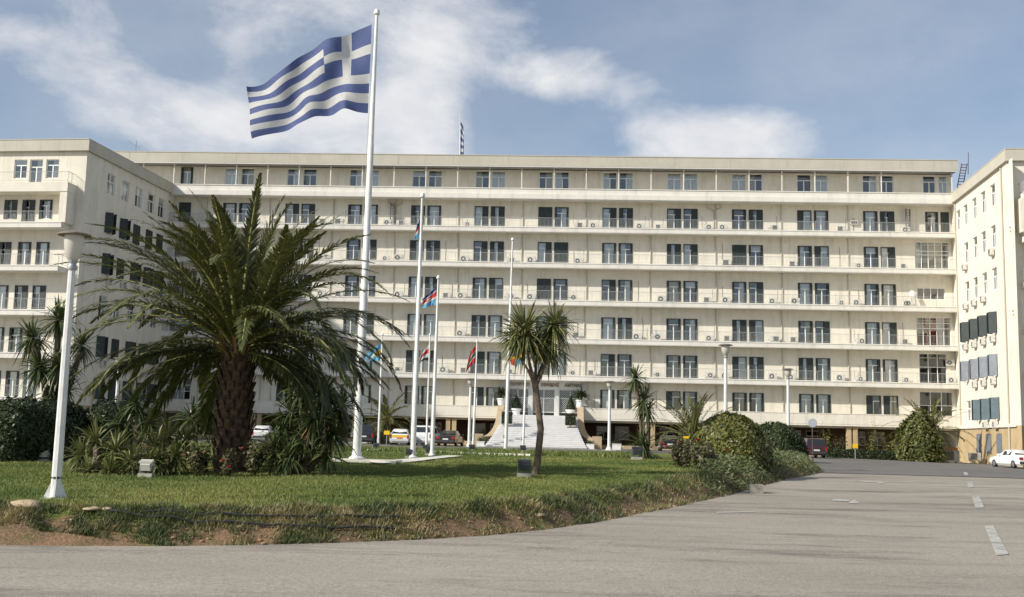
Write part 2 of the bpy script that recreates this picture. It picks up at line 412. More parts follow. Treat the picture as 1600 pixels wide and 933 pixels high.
def zground(X, Y, d=None):
    """top of the island: bank plus lawn"""
    if d is None: d = sdist(X, Y)
    W = bankw(X, Y); t = np.clip(d / W, 0, 1); t = .35 * t + .65 * t * t * (3 - 2 * t)
    zr = zroad(X, Y); zl = zlawn(X, Y)
    bump = (fb(X, Y, 2.3) - .5) * .16 * (4 * t * (1 - t)) + (fb(X, Y, 1.1) - .5) * .05
    z = zr + .01 + (np.maximum(zl, zr + .06) - zr) * t + bump * np.clip(d * 3, 0, 1)
    return np.where(d > 0, z, zr + .01 + d * .7)
def lawn_mat():
    mt = bpy.data.materials.new('lawn_soil_and_turf'); mt.use_nodes = True; nt = mt.node_tree; N = nt.nodes; L = nt.links; b = N['Principled BSDF']; b.inputs['Roughness'].default_value = .95; b.inputs['Specular IOR Level'].default_value = .1
    geo = N.new('ShaderNodeNewGeometry')
    def nz(sc, det=5):
        n = N.new('ShaderNodeTexNoise'); n.inputs['Scale'].default_value = sc; n.inputs['Detail'].default_value = det; n.inputs['Roughness'].default_value = .65; L.new(geo.outputs['Position'], n.inputs['Vector']); return n.outputs[0]
    def rng(s, a, b_): r = N.new('ShaderNodeMapRange'); r.inputs[1].default_value = a; r.inputs[2].default_value = b_; L.new(s, r.inputs[0]); return r.outputs[0]
    def mix(f, a, b_):
        m = N.new('ShaderNodeMix'); m.data_type = 'RGBA'; L.new(f, m.inputs[0])
        for i, v in ((6, a), (7, b_)):
            if isinstance(v, tuple): m.inputs[i].default_value = v + (1,)
            else: L.new(v, m.inputs[i])
        return m.outputs[2]
    turf = mix(rng(nz(.35), .36, .66), (.105, .142, .032), (.175, .190, .052))
    turf = mix(rng(nz(16, 3), .4, .75), turf, (.065, .080, .022))
    soil = mix(rng(nz(1.7), .35, .65), (.25, .155, .092), (.115, .085, .050))
    soil = mix(rng(nz(30, 3), .45, .8), soil, (.34, .23, .145))
    at = N.new('ShaderNodeAttribute'); at.attribute_name = 'bank'
    add = N.new('ShaderNodeMath'); add.operation = 'MULTIPLY_ADD'; L.new(nz(1.1), add.inputs[0]); add.inputs[1].default_value = 1.6; add.inputs[2].default_value = -.8
    ad2 = N.new('ShaderNodeMath'); ad2.operation = 'ADD'; L.new(at.outputs['Fac'], ad2.inputs[0]); L.new(add.outputs[0], ad2.inputs[1])
    L.new(mix(rng(ad2.outputs[0], .45, .6), turf, soil), b.inputs['Base Color'])
    bp = N.new('ShaderNodeBump'); bp.inputs['Strength'].default_value = .9; bp.inputs['Distance'].default_value = .06; L.new(nz(14), bp.inputs['Height']); L.new(bp.outputs[0], b.inputs['Normal'])
    return mt
def build_lawn():
    xs = np.arange(-46.5, 19, .25); ys = np.concatenate([np.arange(17, 26, .12), np.arange(26, 85.5, .5)])
    XX, YY = np.meshgrid(xs, ys); d = sdist(XX, YY); Z = zground(XX, YY, d)
    nx, ny = len(xs), len(ys); V = np.stack([XX, YY, Z], -1).reshape(-1, 3)
    i = np.arange(nx - 1)[None, :] + np.arange(ny - 1)[:, None] * nx
    F = np.stack([i, i + 1, i + nx + 1, i + nx], -1).reshape(-1, 4)
    dd = d.reshape(-1); F = F[(dd[F] > -.05).any(1)]
    used = np.unique(F); mp = np.full(len(V), -1); mp[used] = np.arange(len(used))
    me = np_mesh('lawn', V[used], mp[F], lawn_mat(), smooth=True)
    a = me.attributes.new('bank', 'FLOAT', 'POINT'); W = bankw(XX, YY); near = 1 - ss(60, 66, YY)
    bk = (1 - ss(.55, 1.05, (d / W))) * near * .66
    a.data.foreach_set('value', bk.reshape(-1)[used].astype(np.float32))
    o = bpy.data.objects.new('lawn', me); COL.objects.link(o); structure(o)
build_lawn()

def blades(name, pts, h, w, lean, m, vals, nseg=1, label=None, cat=None):
    """pts (n,3) roots; one bent blade of nseg+tip per root"""
    n = len(pts); ang = rg.random(n) * 2 * PI; la = rg.random(n) * 2 * PI; le = lean * (rg.random(n) * .8 + .2)
    sx = np.stack([np.cos(ang), np.sin(ang), np.zeros(n)], -1) * (w * (.7 + .6 * rg.random(n)))[:, None] * .5
    dr = np.stack([np.cos(la) * le, np.sin(la) * le, np.ones(n)], -1); hh = h[:, None]
    tip = pts + dr * hh
    V = np.stack([pts - sx, pts + sx, tip], 1).reshape(-1, 3); F = np.arange(3 * n).reshape(-1, 3)
    me = np_mesh(name, V, F, m, attr=vals); o = bpy.data.objects.new(name, me); COL.objects.link(o)
    return o
def scatter_grass():
    pts = []
    # lawn: density falls with distance
    n = 900000
    # sample by depth ~ 1/Y so that the picture is evenly covered
    Y = 19 * (72 / 19) ** rg.random(n); X = (rg.random(n) * 1.5 - .92) * Y * .62 - .03 * Y
    d = sdist(X, Y); W = bankw(X, Y)
    ok = d > W * .50; X, Y, d = X[ok], Y[ok], d[ok]
    k = rg.permutation(len(X))[:300000]; X, Y, d = X[k], Y[k], d[k]
    Z = zground(X, Y, d) - .01
    patch = fb(X, Y, .45); h = (.028 + .038 * rg.random(len(X))) * (.7 + .7 * patch) * (1 + .3 * np.clip((30 - Y) / 12, 0, 1))
    w = .012 + .0004 * Y
    v = np.clip((fb(X + 40, Y, .28) - .5) * 2.4 + .38 + (rg.random(len(X)) - .5) * .7, 0, 1)
    o = blades('lawn_grass', np.stack([X, Y, Z], -1), h, w, .7, M_grass, v)
    tag(o, 'short green lawn grass covering the planted island', 'grass', kind='stuff')
    # bank: longer tufts and weeds
    n = 900000
    Y = 18.5 * (64 / 18.5) ** (rg.random(n) ** 1.25); X = (rg.random(n) * 1.5 - .92) * Y * .62 - .03 * Y
    d = sdist(X, Y); W = bankw(X, Y); ok = (d > -.02) & (d < W * 1.1); X, Y, d = X[ok], Y[ok], d[ok]
    clump = .5 * fb(X, Y, 1.1) + .5 * fb(X + 30, Y + 9, 3.7) + .16 * ss(.2, 1.0, d / bankw(X, Y)) - .05 * ss(1, -5, X); ok = clump > .38 + .34 * rg.random(len(X)) ** 1.5; X, Y, d, clump = X[ok], Y[ok], d[ok], clump[ok]
    k = rg.permutation(len(X))[:190000]; X, Y, d, clump = X[k], Y[k], d[k], clump[k]
    Z = zground(X, Y, d) - .01
    h = (.03 + .085 * rg.random(len(X)) ** 1.6) * (.7 + 1.2 * (clump - .4) / .4)
    v = np.clip((fb(X + 90, Y, 1.7) - .5) * 2.6 + .42 - .30 * ss(.5, 1.0, d / bankw(X, Y)) + (rg.random(len(X)) - .5) * .8, 0, 1)
    o = blades('bank_weeds', np.stack([X, Y, Z], -1), np.clip(h, .04, .3), .018 + .0004 * Y, 1.1, M_weed, v)
    tag(o, 'weeds and dry grass tufts on the bare earth bank', 'weeds', kind='stuff')
scatter_grass()

# small stones and clods on the bank
def stone_mesh(seed, sub=0):
    import bmesh
    bm = bmesh.new(); bmesh.ops.create_icosphere(bm, subdivisions=2, radius=1)
    for v in bm.verts:
        q = mnoise.noise(v.co * 1.3 + Vector((seed * 7.1, 0, 0))); v.co *= 1 + .35 * q
        v.co.z *= .6
    me = bpy.data.meshes.new('stone'); bm.to_mesh(me); bm.free(); me.materials.append(M_rock)
    me.polygons.foreach_set('use_smooth', [True] * len(me.polygons)); return me
SM = [stone_mesh(i) for i in range(3)]
def scatter_clods():
    n = 2600; Y = 18.8 * (30 / 18.8) ** rg.random(n); X = (rg.random(n) * 1.5 - .92) * Y * .62; d = sdist(X, Y); W = bankw(X, Y)
    ok = (d > 0) & (d < W * .85); X, Y, d = X[ok], Y[ok], d[ok]; Z = zground(X, Y, d)
    mb = MB(); ico = SM[0]; base = np.array([v.co[:] for v in ico.vertices]); F = [tuple(p.vertices) for p in ico.polygons]
    Vs, Fs = [], []
    for i in range(min(len(X), 500)):
        s = .012 + .035 * rg.random() ** 2; a = rg.random() * 6.28; c, q = math.cos(a), math.sin(a)
        b = base * s; b = np.stack([b[:, 0] * c - b[:, 1] * q, b[:, 0] * q + b[:, 1] * c, b[:, 2]], -1) + [X[i], Y[i], Z[i] + s * .2]
        Fs.append(np.array(F) + len(Vs) * len(base)); Vs.append(b)
    me = np_mesh('clods', np.concatenate(Vs), np.concatenate(Fs), mat('earth_clod', (.34, .21, .12), .95, var=.3, scale=8), smooth=True)
    o = bpy.data.objects.new('earth_clods', me); COL.objects.link(o); tag(o, 'loose stones and earth clods on the eroded bank', 'stones', kind='stuff')
scatter_clods()
def GG(px, py):
    d = ray(px, py); ts = np.linspace(8, 60, 2600); X = CAM.x + d.x * ts; Y = CAM.y + d.y * ts; Z = CAM.z + d.z * ts
    dd = sdist(X, Y); g = np.where(dd > 0, zground(X, Y, dd), zroad(X, Y)); k = int(np.argmax(Z <= g)); return CAM + d * float(ts[k])
def gz(p): return Vector((p.x, p.y, float(zground(np.array([p.x]), np.array([p.y]))[0])))
for i, (px, py, s, lab) in enumerate([(44, 791, .22, 'rounded tan boulder lying in the grass left of the near lamp post'), (146, 797, .15, 'flat pale rock in the grass right of the near lamp post'), (168, 796, .09, 'small pale rock beside the flat rock on the bank edge'), (843, 806, .10, 'tan stone set in the bank below the lawn, centre of the picture')]):
    p = gz(GG(px, py)); o = inst('rock', SM[i % 3], None, p + Vector((0, 0, s * .1)), (0, 0, i * 1.3), (s * 1.3, s, s * (.7 if i != 1 else .4))); tag(o, lab, 'rock', 'rocks on the bank edge')
def hose(name, pxs, lab):
    pts = [GG(*p) for p in pxs]
    fine = []
    for a, b in zip(pts, pts[1:]):
        for k in range(6): q = gz(a.lerp(b, k / 6)); fine.append(q + Vector((0, 0, .055)))
    tag(MB().tube(fine, .02, 6).build(name, M_hose, None, True), lab, 'hose')
hose('irrigation_hose', [(170, 803), (250, 812), (330, 819), (420, 826), (520, 831), (640, 831)], 'black irrigation hose slanting along the lower earth bank')
hose('irrigation_hose', [(220, 806), (300, 809), (420, 811), (540, 810), (640, 813)], 'black irrigation hose along the upper edge of the bank')

# ------------------------------------------------------------------ building kit
def wall_holes(L, z0, z1, holes, depth=.22, x0=0.0):
    """wall in local x/z at y=0 facing -y with rectangular holes (xa,xb,za,zb) and their reveals"""
    mb = MB(); xs = sorted({x0, L} | {h[0] for h in holes} | {h[1] for h in holes}); zs = sorted({z0, z1} | {h[2] for h in holes} | {h[3] for h in holes})
    for i in range(len(xs) - 1):
        for j in range(len(zs) - 1):
            cx, cz = (xs[i] + xs[i + 1]) / 2, (zs[j] + zs[j + 1]) / 2
            if any(h[0] < cx < h[1] and h[2] < cz < h[3] for h in holes): continue
            mb.quad((xs[i], 0, zs[j]), (xs[i + 1], 0, zs[j]), (xs[i + 1], 0, zs[j + 1]), (xs[i], 0, zs[j + 1]))
    for a, b, c, e in holes:
        mb.quad((a, 0, c), (a, 0, e), (a, depth, e), (a, depth, c)); mb.quad((b, 0, e), (b, 0, c), (b, depth, c), (b, depth, e))
        mb.quad((a, 0, e), (b, 0, e), (b, depth, e), (a, depth, e)); mb.quad((a, 0, c), (a, depth, c), (b, depth, c), (b, 0, c))
    return mb
MESH = {}
def cached(key, fn):
    if key not in MESH: MESH[key] = fn()
    return MESH[key]
def frame_mesh(w, h, tr=.74, cols=2, ft=.075, rows=1, y=.12):
    def f():
        mb = MB(); d = .05
        mb.box((0, y, 0), (ft, y + d, h)); mb.box((w - ft, y, 0), (w, y + d, h)); mb.box((ft, y, h - ft), (w - ft, y + d, h)); mb.box((ft, y, 0), (w - ft, y + d, ft))
        zt = h * tr
        mb.box((ft, y - .003, zt - ft * .6), (w - ft, y + d, zt + ft * .6))
        for k in range(1, cols): x = w * k / cols; mb.box((x - ft * .65, y - .006, ft), (x + ft * .65, y + d, zt - ft * .6))
        return mb.mesh('window_frame', M_wframe)
    return cached(('fr', round(w, 2), round(h, 2), tr, cols, y), f)
def pane_mesh(w, h, m=None, y=.145):
    m = m or M_glass
    return cached(('pn', round(w, 2), round(h, 2), m.name, y), lambda: MB().quad((.03, y, .03), (w - .03, y, .03), (w - .03, y, h - .03), (.03, y, h - .03)).mesh('pane', m))
def lining_mesh(w, h):
    def f():
        mb = MB(); t = .075
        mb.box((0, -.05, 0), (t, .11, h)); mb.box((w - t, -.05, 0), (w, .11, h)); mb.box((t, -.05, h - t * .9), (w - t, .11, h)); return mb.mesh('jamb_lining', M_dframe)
    return cached(('ln', round(w, 2), round(h, 2)), f)
def shutter_mesh(w, h, m):
    def f():
        mb = MB(); mb.box((0, 0, 0), (w, .03, h))
        fr = .05
        for a, b in (((0, -.012, 0), (fr, 0, h)), ((w - fr, -.012, 0), (w, 0, h)), ((fr, -.012, 0), (w - fr, 0, fr * 1.6)), ((fr, -.012, h - fr * 1.6), (w - fr, 0, h)), ((fr, -.012, h * .5), (w - fr, 0, h * .5 + fr * 1.4))): mb.box(a, b)
        z = fr * 1.6 + .03
        while z < h - fr * 1.6 - .06:
            if not (h * .5 - .06 < z < h * .5 + fr * 1.4): mb.add([(fr, -.008, z), (w - fr, -.008, z), (w - fr, -.001, z + .05), (fr, -.001, z + .05)], [(0, 1, 2, 3)])
            z += .075
        return mb.mesh('shutter', m)
    return cached(('sh', round(w, 2), round(h, 2), m.name), f)
def curtain_mesh(w, h, m):
    def f():
        mb = MB(); n = 10
        for i in range(n):
            a, b = w * i / n, w * (i + 1) / n; ya, yb = .03 * (i % 2), .03 * ((i + 1) % 2)
            mb.quad((a, ya, 0), (b, yb, 0), (b, yb, h), (a, ya, h))
        return mb.mesh('curtain', m)
    return cached(('cu', round(w, 2), round(h, 2), m.name), f)
class Face:
    """a facade plane: local x along, y inwards, z up; places children under a building"""
    def __init__(s, bld, origin, rz): s.b = bld; s.o = Vector(origin); s.rz = rz; s.m = Matrix.Rotation(rz, 3, 'Z')
    def loc(s, x, y, z): return s.o + s.m @ Vector((x, y, z)) - Vector(s.b.location)
    def put(s, name, me, x, y, z, drz=0.0, sc=None): return inst(name, me, s.b, s.loc(x, y, z), (0, 0, s.rz + drz), sc)
    def mb(s, name, mb, mats, x=0, y=0, z=0): return s.put(name, mb.mesh(name, mats), x, y, z)
    def world(s, x, y, z): return s.o + s.m @ Vector((x, y, z))
rw = random.Random(11)
def window(F, x, z, w, h, style='door', state=None, shut=None, tr=.74, cols=2, glass=None, curtains=True):
    """a window part: white frame with pane, dark jamb lining, shutters and curtain as sub-parts"""
    fr = F.put('window', frame_mesh(w, h, tr, cols), x, 0, z)
    def sub(name, me, lx, ly, lz, rz=0):
        return inst(name, me, fr, (lx, ly, lz), (0, 0, rz) if rz else None)
    sub('pane', pane_mesh(w, h, glass), 0, 0, 0)
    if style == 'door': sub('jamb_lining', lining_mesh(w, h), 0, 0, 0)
    st = state or rw.choices(['open', 'half_r', 'half_l', 'closed', 'both'], [.46, .15, .10, .14, .13])[0]
    sm = shut or M_shut
    if style in ('door', 'shut'):
        if st == 'open' and style == 'door':
            for sx in (.10, w - .22): sub('shutter', shutter_mesh(.12, h - .1, sm), sx, -.03, .02)
        if st in ('half_r', 'both'): sub('shutter', shutter_mesh(w * .42, h - .1, sm), w * .58 - .02, -.04, .02)
        if st in ('half_l', 'both') and st != 'both': sub('shutter', shutter_mesh(w * .42, h - .1, sm), .02, -.04, .02)
        if st == 'both': sub('shutter', shutter_mesh(w * .30, h - .1, sm), .02, -.04, .02)
        if st == 'closed':
            sub('shutter', shutter_mesh(w * .49, h - .06, sm), .005, -.045, .02); sub('shutter', shutter_mesh(w * .49, h - .06, sm), w * .505, -.045, .02)
        if st == 'out':     # leaf swung out from the wall
            sub('shutter', shutter_mesh(w * .5, h - .06, sm), .0, -.05, .02, -.9); sub('shutter', shutter_mesh(w * .5, h - .06, sm), w, -.05, .02, PI + .9)
    if curtains and st != 'closed':
        c = rw.random(); cm = M_curt if rw.random() < .85 else M_curtb
        if c < .36: sub('curtain', curtain_mesh(w - .1, h - .1, cm), .05, .19, .03)
        elif c < .62: sub('curtain', curtain_mesh(w * .48, h - .1, cm), w * .5, .19, .03)
        elif c < .74: sub('curtain', curtain_mesh(w * .42, h - .1, cm), .05, .19, .03)
        elif c < .86: sub('curtain', curtain_mesh(w - .1, h * .28, cm), .05, .19, h * .70)
    return fr

def ac_meshes():
    a = MB(); a.box((-.42, -.16, 0), (.42, .16, .58)); a.box((-.36, -.14, -.09), (-.28, .14, 0)); a.box((.28, -.14, -.09), (.36, .14, 0)); a.box((-.425, -.165, .55), (.425, .165, .585))
    case = a.mesh('casing', M_ac)
    g = MB(); n = 18; c = (-.10, -.168, .29)
    vs = [(c[0] + .225 * math.cos(2 * PI * i / n), c[1], c[2] + .225 * math.sin(2 * PI * i / n)) for i in range(n)] + [(c[0] + .11 * math.cos(2 * PI * i / n), c[1], c[2] + .11 * math.sin(2 * PI * i / n)) for i in range(n)]
    g.add(vs, [(i, (i + 1) % n, n + (i + 1) % n, n + i) for i in range(n)])
    g2 = MB()
    for k in range(7): z = .09 + k * .065; g2.box((-.33, -.170, z), (.14, -.163, z + .042))
    p = MB(); p.tube([(.40, .05, .3), (.50, .08, .32), (.55, .14, .6), (.56, .15, 1.45)], .022, 5)
    p2 = MB(); p2.tube([(.40, .05, .3), (.48, .08, .32), (.52, .12, .2)], .022, 5)
    return case, g.mesh('fan_grille', M_acd), g2.mesh('fan_grille', M_acd), p.mesh('refrigerant_pipe', M_cable), p2.mesh('refrigerant_pipe', M_cable)
ACM = ac_meshes()
def ac_unit(F, x, y, z, label, group, long_pipe=True, sc=1.0, flip=False):
    w = F.world(x, y, z); t = thing('air_conditioner', label, 'air conditioner', w, F.rz, group); t.scale = (sc * (-1 if flip else 1), sc, sc)
    inst('casing', ACM[0], t); inst('fan_grille', ACM[1 if rw.random() < .6 else 2], t); inst('refrigerant_pipe', ACM[3 if long_pipe else 4], t)
    return t

# ------------------------------------------------------------------ main block
YW, YS = 113.3, 112.0            # wall plane, front edge of the balconies
XL, XR = -42.2, 39.46
XE = -52.5               # the roof runs on behind the left wing
LEV = [3.4, 7.27, 11.07, 15.02, 18.9, 22.65, 26.5]
main = thing('office_building', 'long cream seven storey office block with full width balconies', 'building', (-1.5, 121, 0))
FM = Face(main, (0, YW, 0), 0.0)
def xw(x): return x
bays = [38.26 - 6.10] + [25.40 - 6.735 * k for k in range(0, 10)]     # centres of the window pairs, right to left
bays = [32.16] + [25.40 - 6.735 * k for k in range(0, 10)]
bays = [b for b in bays if b > XL + 2]
WD = 1.46; GAP = .26
rb = random.Random(5)
def pair_holes(z0, z1): return [h for b in bays for h in ((b - GAP / 2 - WD, b - GAP / 2, z0, z1), (b + GAP / 2, b + GAP / 2 + WD, z0, z1))]
ENT = -2.1
top_of = lambda k: (LEV[k + 1] - .5) if k < 5 else (25.63 if k == 5 else 29.0)
for k, zf in enumerate(LEV):
    zt = top_of(k)
    if k == 0: z0, z1 = zf + .55, zf + 2.58
    elif k == 6: z0, z1 = zf + .45, zf + 2.40
    else: z0, z1 = zf + .02, zf + 2.40
    hs = pair_holes(z0, z1)
    if k == 0: hs = [h for h in hs if not (ENT - 4.3 < (h[0] + h[1]) / 2 < ENT + 4.3)]
    ends = []
    if k == 6: ends = [(36.75, 38.05, z0, z1), (38.35, 39.25, z0, z1)]
    elif k == 5: ends = [(36.9, 38.2, z0, z1), (38.45, 39.3, z0, z1)]
    elif k == 4: ends = [(35.75, 39.2, zf + .02, zf + 3.0)]
    elif k == 3: ends = [(35.9, 38.7, zf + .9, zf + 2.1)]
    elif k == 2: ends = [(35.75, 39.2, zf + .02, zf + 3.0)]
    elif k == 1: ends = [(35.95, 38.7, zf + .02, zf + 3.1)]
    else: ends = [(35.9, 39.2, zf + .3, zf + 3.1)]
    lends = [(-41.9, -39.2, zf + .4 if k in (0, 6) else zf + .02, min(zf + 2.9, zt - .3))] if k < 5 else [(-41.6, -40.3, z0, z1)]
    if k >= 5: lends = [h for h in lends]
    hs = [h for h in hs if h[0] > -39.0] + ends + lends
    if k == 0: hs += [(ENT - 3.95 + 2.72 * i, ENT - 3.95 + 2.72 * i + 2.3, 3.12, 5.92) for i in range(3)]
    if k == 6: hs += [(-48.6 - GAP / 2 - WD, -48.6 - GAP / 2, z0, z1), (-48.6 + GAP / 2, -48.6 + GAP / 2 + WD, z0, z1)]
    wl = wall_holes(XR, 2.6 if k == 0 else zf - .5 + .0, zt if k < 6 else 29.0, hs, .22, XL if k < 6 else -52)
    FM.mb('wall', wl, M_wall)
    # windows
    for h in hs:
        w = h[1] - h[0]; hh = h[3] - h[2]
        if h in ends or h in lends or hh > 2.7 or w > 2: continue
        if k == 6: window(FM, h[0], h[2], w, hh, 'plain', 'open', tr=.66)
        elif k == 0: window(FM, h[0], h[2], w, hh, 'door', rw.choice(['open', 'open', 'half_r', 'half_l']), tr=.72)
        else: window(FM, h[0], h[2], w, hh, 'door')
    def glazing(h, cols, rows, trz, curt=None, glass=None):
        w, hh = h[1] - h[0], h[3] - h[2]; mb = MB(); ft = .06
        for i in range(cols + 1): x = min(max(w * i / cols, ft / 2), w - ft / 2); mb.box((x - ft / 2, .10, 0), (x + ft / 2, .15, hh))
        for z in [ft / 2, hh - ft / 2] + [hh * t for t in trz]: mb.box((0, .096, z - ft / 2), (w, .154, z + ft / 2))
        fr = FM.mb('stair_window', mb, M_wframe, h[0], 0, h[2])
        zz = [0] + [hh * t for t in trz] + [hh]
        for i in range(cols):
            for j in range(len(zz) - 1):
                a, b = w * i / cols, w * (i + 1) / cols
                q = MB().quad((a + .03, .125, zz[j] + .03), (b - .03, .125, zz[j] + .03), (b - .03, .125, zz[j + 1] - .03), (a + .03, .125, zz[j + 1] - .03)); o = q.build('pane', glass or M_glass, fr)
        for (i0, i1, cm) in (curt or []):
            inst('curtain', curtain_mesh(w * (i1 - i0) / cols - .05, hh * .97, cm), fr, (w * i0 / cols + .03, .32, .03))
    for h in ends:
        if k == 6: window(FM, h[0], h[2], h[1] - h[0], h[3] - h[2], 'plain', 'open', tr=.66)
        elif k == 5: window(FM, h[0], h[2], h[1] - h[0], h[3] - h[2], 'door', 'open' if h[0] < 38 else 'closed')
        elif k == 4: glazing(h, 5, 3, [.55, .68], [(0, 1, M_curt), (2, 4, M_curtb)])
        elif k == 3: glazing(h, 4, 1, [])
        elif k == 2: glazing(h, 5, 3, [.62, .8], [(0, 1, M_curtb), (1, 3, M_curtr), (3, 4, M_curt)])
        elif k == 1: glazing(h, 3, 2, [.55], None, M_glass_d)
        else: glazing(h, 3, 1, [.5], [(0, 1, M_curt), (2, 3, M_curt)], M_glass_d)
    for h in lends:
        if k < 5: glazing(h, 4, 3, [.45, .7], [(1, 3, M_curt)])
        else: window(FM, h[0], h[2], h[1] - h[0], h[3] - h[2], 'door', 'closed' if k == 5 else 'open')
    # slab with lip; interior floor
    if k in (1, 2, 3, 4, 5):
        s = MB(); s.box((XL, YS - YW, zf - .48), (XR + .1, -.002, zf)); s.box((XL, YS - YW - .04, zf - .06), (XR + .1, YS - YW + .05, zf + .045)); s.box((XL, YS - YW + .02, zf - .53), (XR + .1, YS - YW + .10, zf - .482))
        FM.mb('balcony_slab', s, M_slab)
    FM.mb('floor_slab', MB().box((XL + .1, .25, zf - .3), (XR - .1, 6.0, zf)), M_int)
# lintel moulding lines
for k in range(1, 6):
    mb = MB(); z = LEV[k] + 2.62; mb.box((XL, -.022, z), (XR, 0, z + .05)); FM.mb('wall_moulding', mb, M_wall)
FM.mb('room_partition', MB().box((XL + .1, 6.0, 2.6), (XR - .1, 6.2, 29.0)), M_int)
FM.mb('rear_wall', MB().box((XL, 16.0, -1), (XR, 16.4, 30.0)), M_wall)
FM.mb('end_wall', MB().box((XR, -.0, -1.2), (XR + .3, 16.4, 29.0)), M_wall)
FM.mb('end_wall', MB().box((XL - .3, .002, -.5), (XL, 16.4, 25.9)), M_wall); FM.mb('end_wall', MB().box((-52.3, .002, 20), (-52, 16.4, 29.0)), M_wall)
# top band with two steps, roof with fascia
b = MB(); b.box((XE, YS - YW + .06, 26.14), (XR + .1, YS - YW + .26, 26.70)); b.box((XE, YS - YW, 26.70), (XR + .1, YS - YW + .30, 26.78)); b.box((XL, YS - YW - .10, 25.63), (XR + .1, -.004, 26.14)); b.box((XL, YS - YW - .05, 25.56), (XR + .1, YS - YW + .1, 25.63))
FM.mb('top_balcony_band', b, M_slab)
r = MB(); r.box((XE, YS - YW - .25, 29.08), (XR + .35, 16.6, 29.3))
roof = FM.mb('roof', r, M_roof)
nseg = 16; wseg = (XR + .35 - XE) / nseg
for i in range(nseg):
    a = XE + wseg * i; q = MB(); q.box((a + .008, YS - YW - .30, 29.06), (a + wseg - .008, YS - YW - .08, 30.12)); q.box((a, YS - YW - .34, 30.12), (a + wseg, YS - YW + .05, 30.20))
    o = q.build('fascia_panel', M_fascia, roof); o.location = (0, 0, 0)
q = MB(); q.box((XE, YS - YW - .28, 28.97), (XR + .3, YS - YW - .10, 29.06)); q.build('eave_trim', M_white, roof)
# thin columns on the top floor
cm = MB().box((-.05, -.05, 0), (.05, .05, 2.28)).mesh('column', M_slab)
x = 39.3
cols_x = [39.3, -41.95, -45.3, -48.6] + [b + d for b in bays for d in (0.0, -3.37)] + [28.75 + .0]
for cx in sorted(set(round(c, 2) for c in cols_x)):
    if cx > XE + .5: FM.put('column', cm, cx, YS - YW + .14, 26.70)
# drain pipes and cables on each storey
for k in range(0, 6):
    zt = top_of(k); zb = LEV[k]
    for i, bx in enumerate(bays):
        h = zt - zb
        FM.put('drainpipe', cached(('dp', round(h, 2)), lambda: MB().tube([(0, 0, 0), (0, 0, h)], .055, 6).mesh('drainpipe', M_pipe)), bx - 3.25 + rb.uniform(-.1, .1), -.07, zb)
        if rb.random() < .5:
            hh = rb.uniform(1.2, 2.6); FM.put('cable', cached(('cb', round(hh, 1)), lambda: MB().tube([(0, 0, 0), (.02, 0, hh * .6), (0, 0, hh)], .018, 4).mesh('cable', M_cable)), bx + rb.choice([-2.6, -2.2, 2.2, 2.7, 3.0]), -.025, zb + .1)
# rainwater hoppers under the band (two branching pipes)
for bx in (-18.3, 14.9 + .3):
    m_ = MB(); m_.tube([(-.75, -.3, 25.5), (-.7, -.12, 25.2), (-.12, -.1, 24.95), (0, -.09, 24.6), (0, -.09, 22.7)], .06, 6); m_.tube([(.75, -.3, 25.5), (.7, -.12, 25.2), (.12, -.1, 24.95), (0, -.09, 24.7)], .06, 6)
    FM.mb('drainpipe', m_, M_pipe, bx, 0, 0)
# railings: one panel per bay and storey
def rail_mesh(L):
    def f():
        mb = MB(); h = .98
        mb.box((0, -.018, h - .035), (L, .018, h)); mb.box((0, -.012, .12), (L, .012, .145))
        n = int(L / .135)
        for i in range(n + 1):
            x = L * i / n; mb.add([(x - .009, 0, .14), (x + .009, 0, .14), (x + .009, 0, h - .03), (x - .009, 0, h - .03)], [(0, 1, 2, 3)])
        for x in (0.0, L / 2): mb.box((x - .018, -.018, 0), (x + .018, .018, h - .035))
        return mb.mesh('railing', M_railw)
    return cached(('rl', round(L, 2)), f)
edges = [XL + .05] + sorted(b - 3.3675 for b in bays if b - 3.3 > XL + 1) + [35.4, XR]
for k in range(1, 6):
    for a, b_ in zip(edges, edges[1:]):
        if b_ - a > .3: FM.put('railing', rail_mesh(b_ - a), a, YS - YW + .12, LEV[k] + .045)
# first floor terrace parapet, with the stair opening
SX0, SX1 = -6.6, 1.75
for a, b_ in ((XL, SX0), (SX1, XR + .1)):
    q = MB(); q.box((a, YS - YW, 2.98), (b_, YS - YW + .22, 3.98)); q.box((a, YS - YW - .03, 3.98), (b_, YS - YW + .26, 4.05)); q.box((a, YS - YW + .02, 2.80), (b_, -.004, 3.3))
    FM.mb('terrace_parapet', q, M_wall)
FM.mb('landing', MB().box((SX0, YS - YW, 2.75), (SX1, -.006, 3.10)), M_marble)
# ground floor arcade: columns, recessed wall with windows
YA = 6.0
ah = []
for bx in bays:
    if ENT - 5 < bx < ENT + 5: continue
    ah += [(bx - 1.75, bx - .25, .9, 2.35), (bx + .25, bx + 1.75, .9, 2.35)]
FA = Face(main, (0, YW + YA - .6, 0), 0.0)
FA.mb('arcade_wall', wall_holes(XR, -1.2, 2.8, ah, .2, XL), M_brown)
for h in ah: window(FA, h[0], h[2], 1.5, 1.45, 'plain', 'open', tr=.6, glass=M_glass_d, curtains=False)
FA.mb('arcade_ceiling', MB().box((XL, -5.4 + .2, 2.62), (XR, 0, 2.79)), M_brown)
colm = MB().box((-.22, -.22, -1.0), (.22, .22, 2.8)).box((-.26, -.26, 2.5), (.26, .26, 2.72)).mesh('arcade_column', M_ochre)
for bx in bays:
    for dx in (-3.62, -3.0):
        x = bx + dx
        if SX0 - .5 < x < SX1 + .5 or x < XL + 1: continue
        FM.put('arcade_column', colm, x, YS - YW + .5, 0)
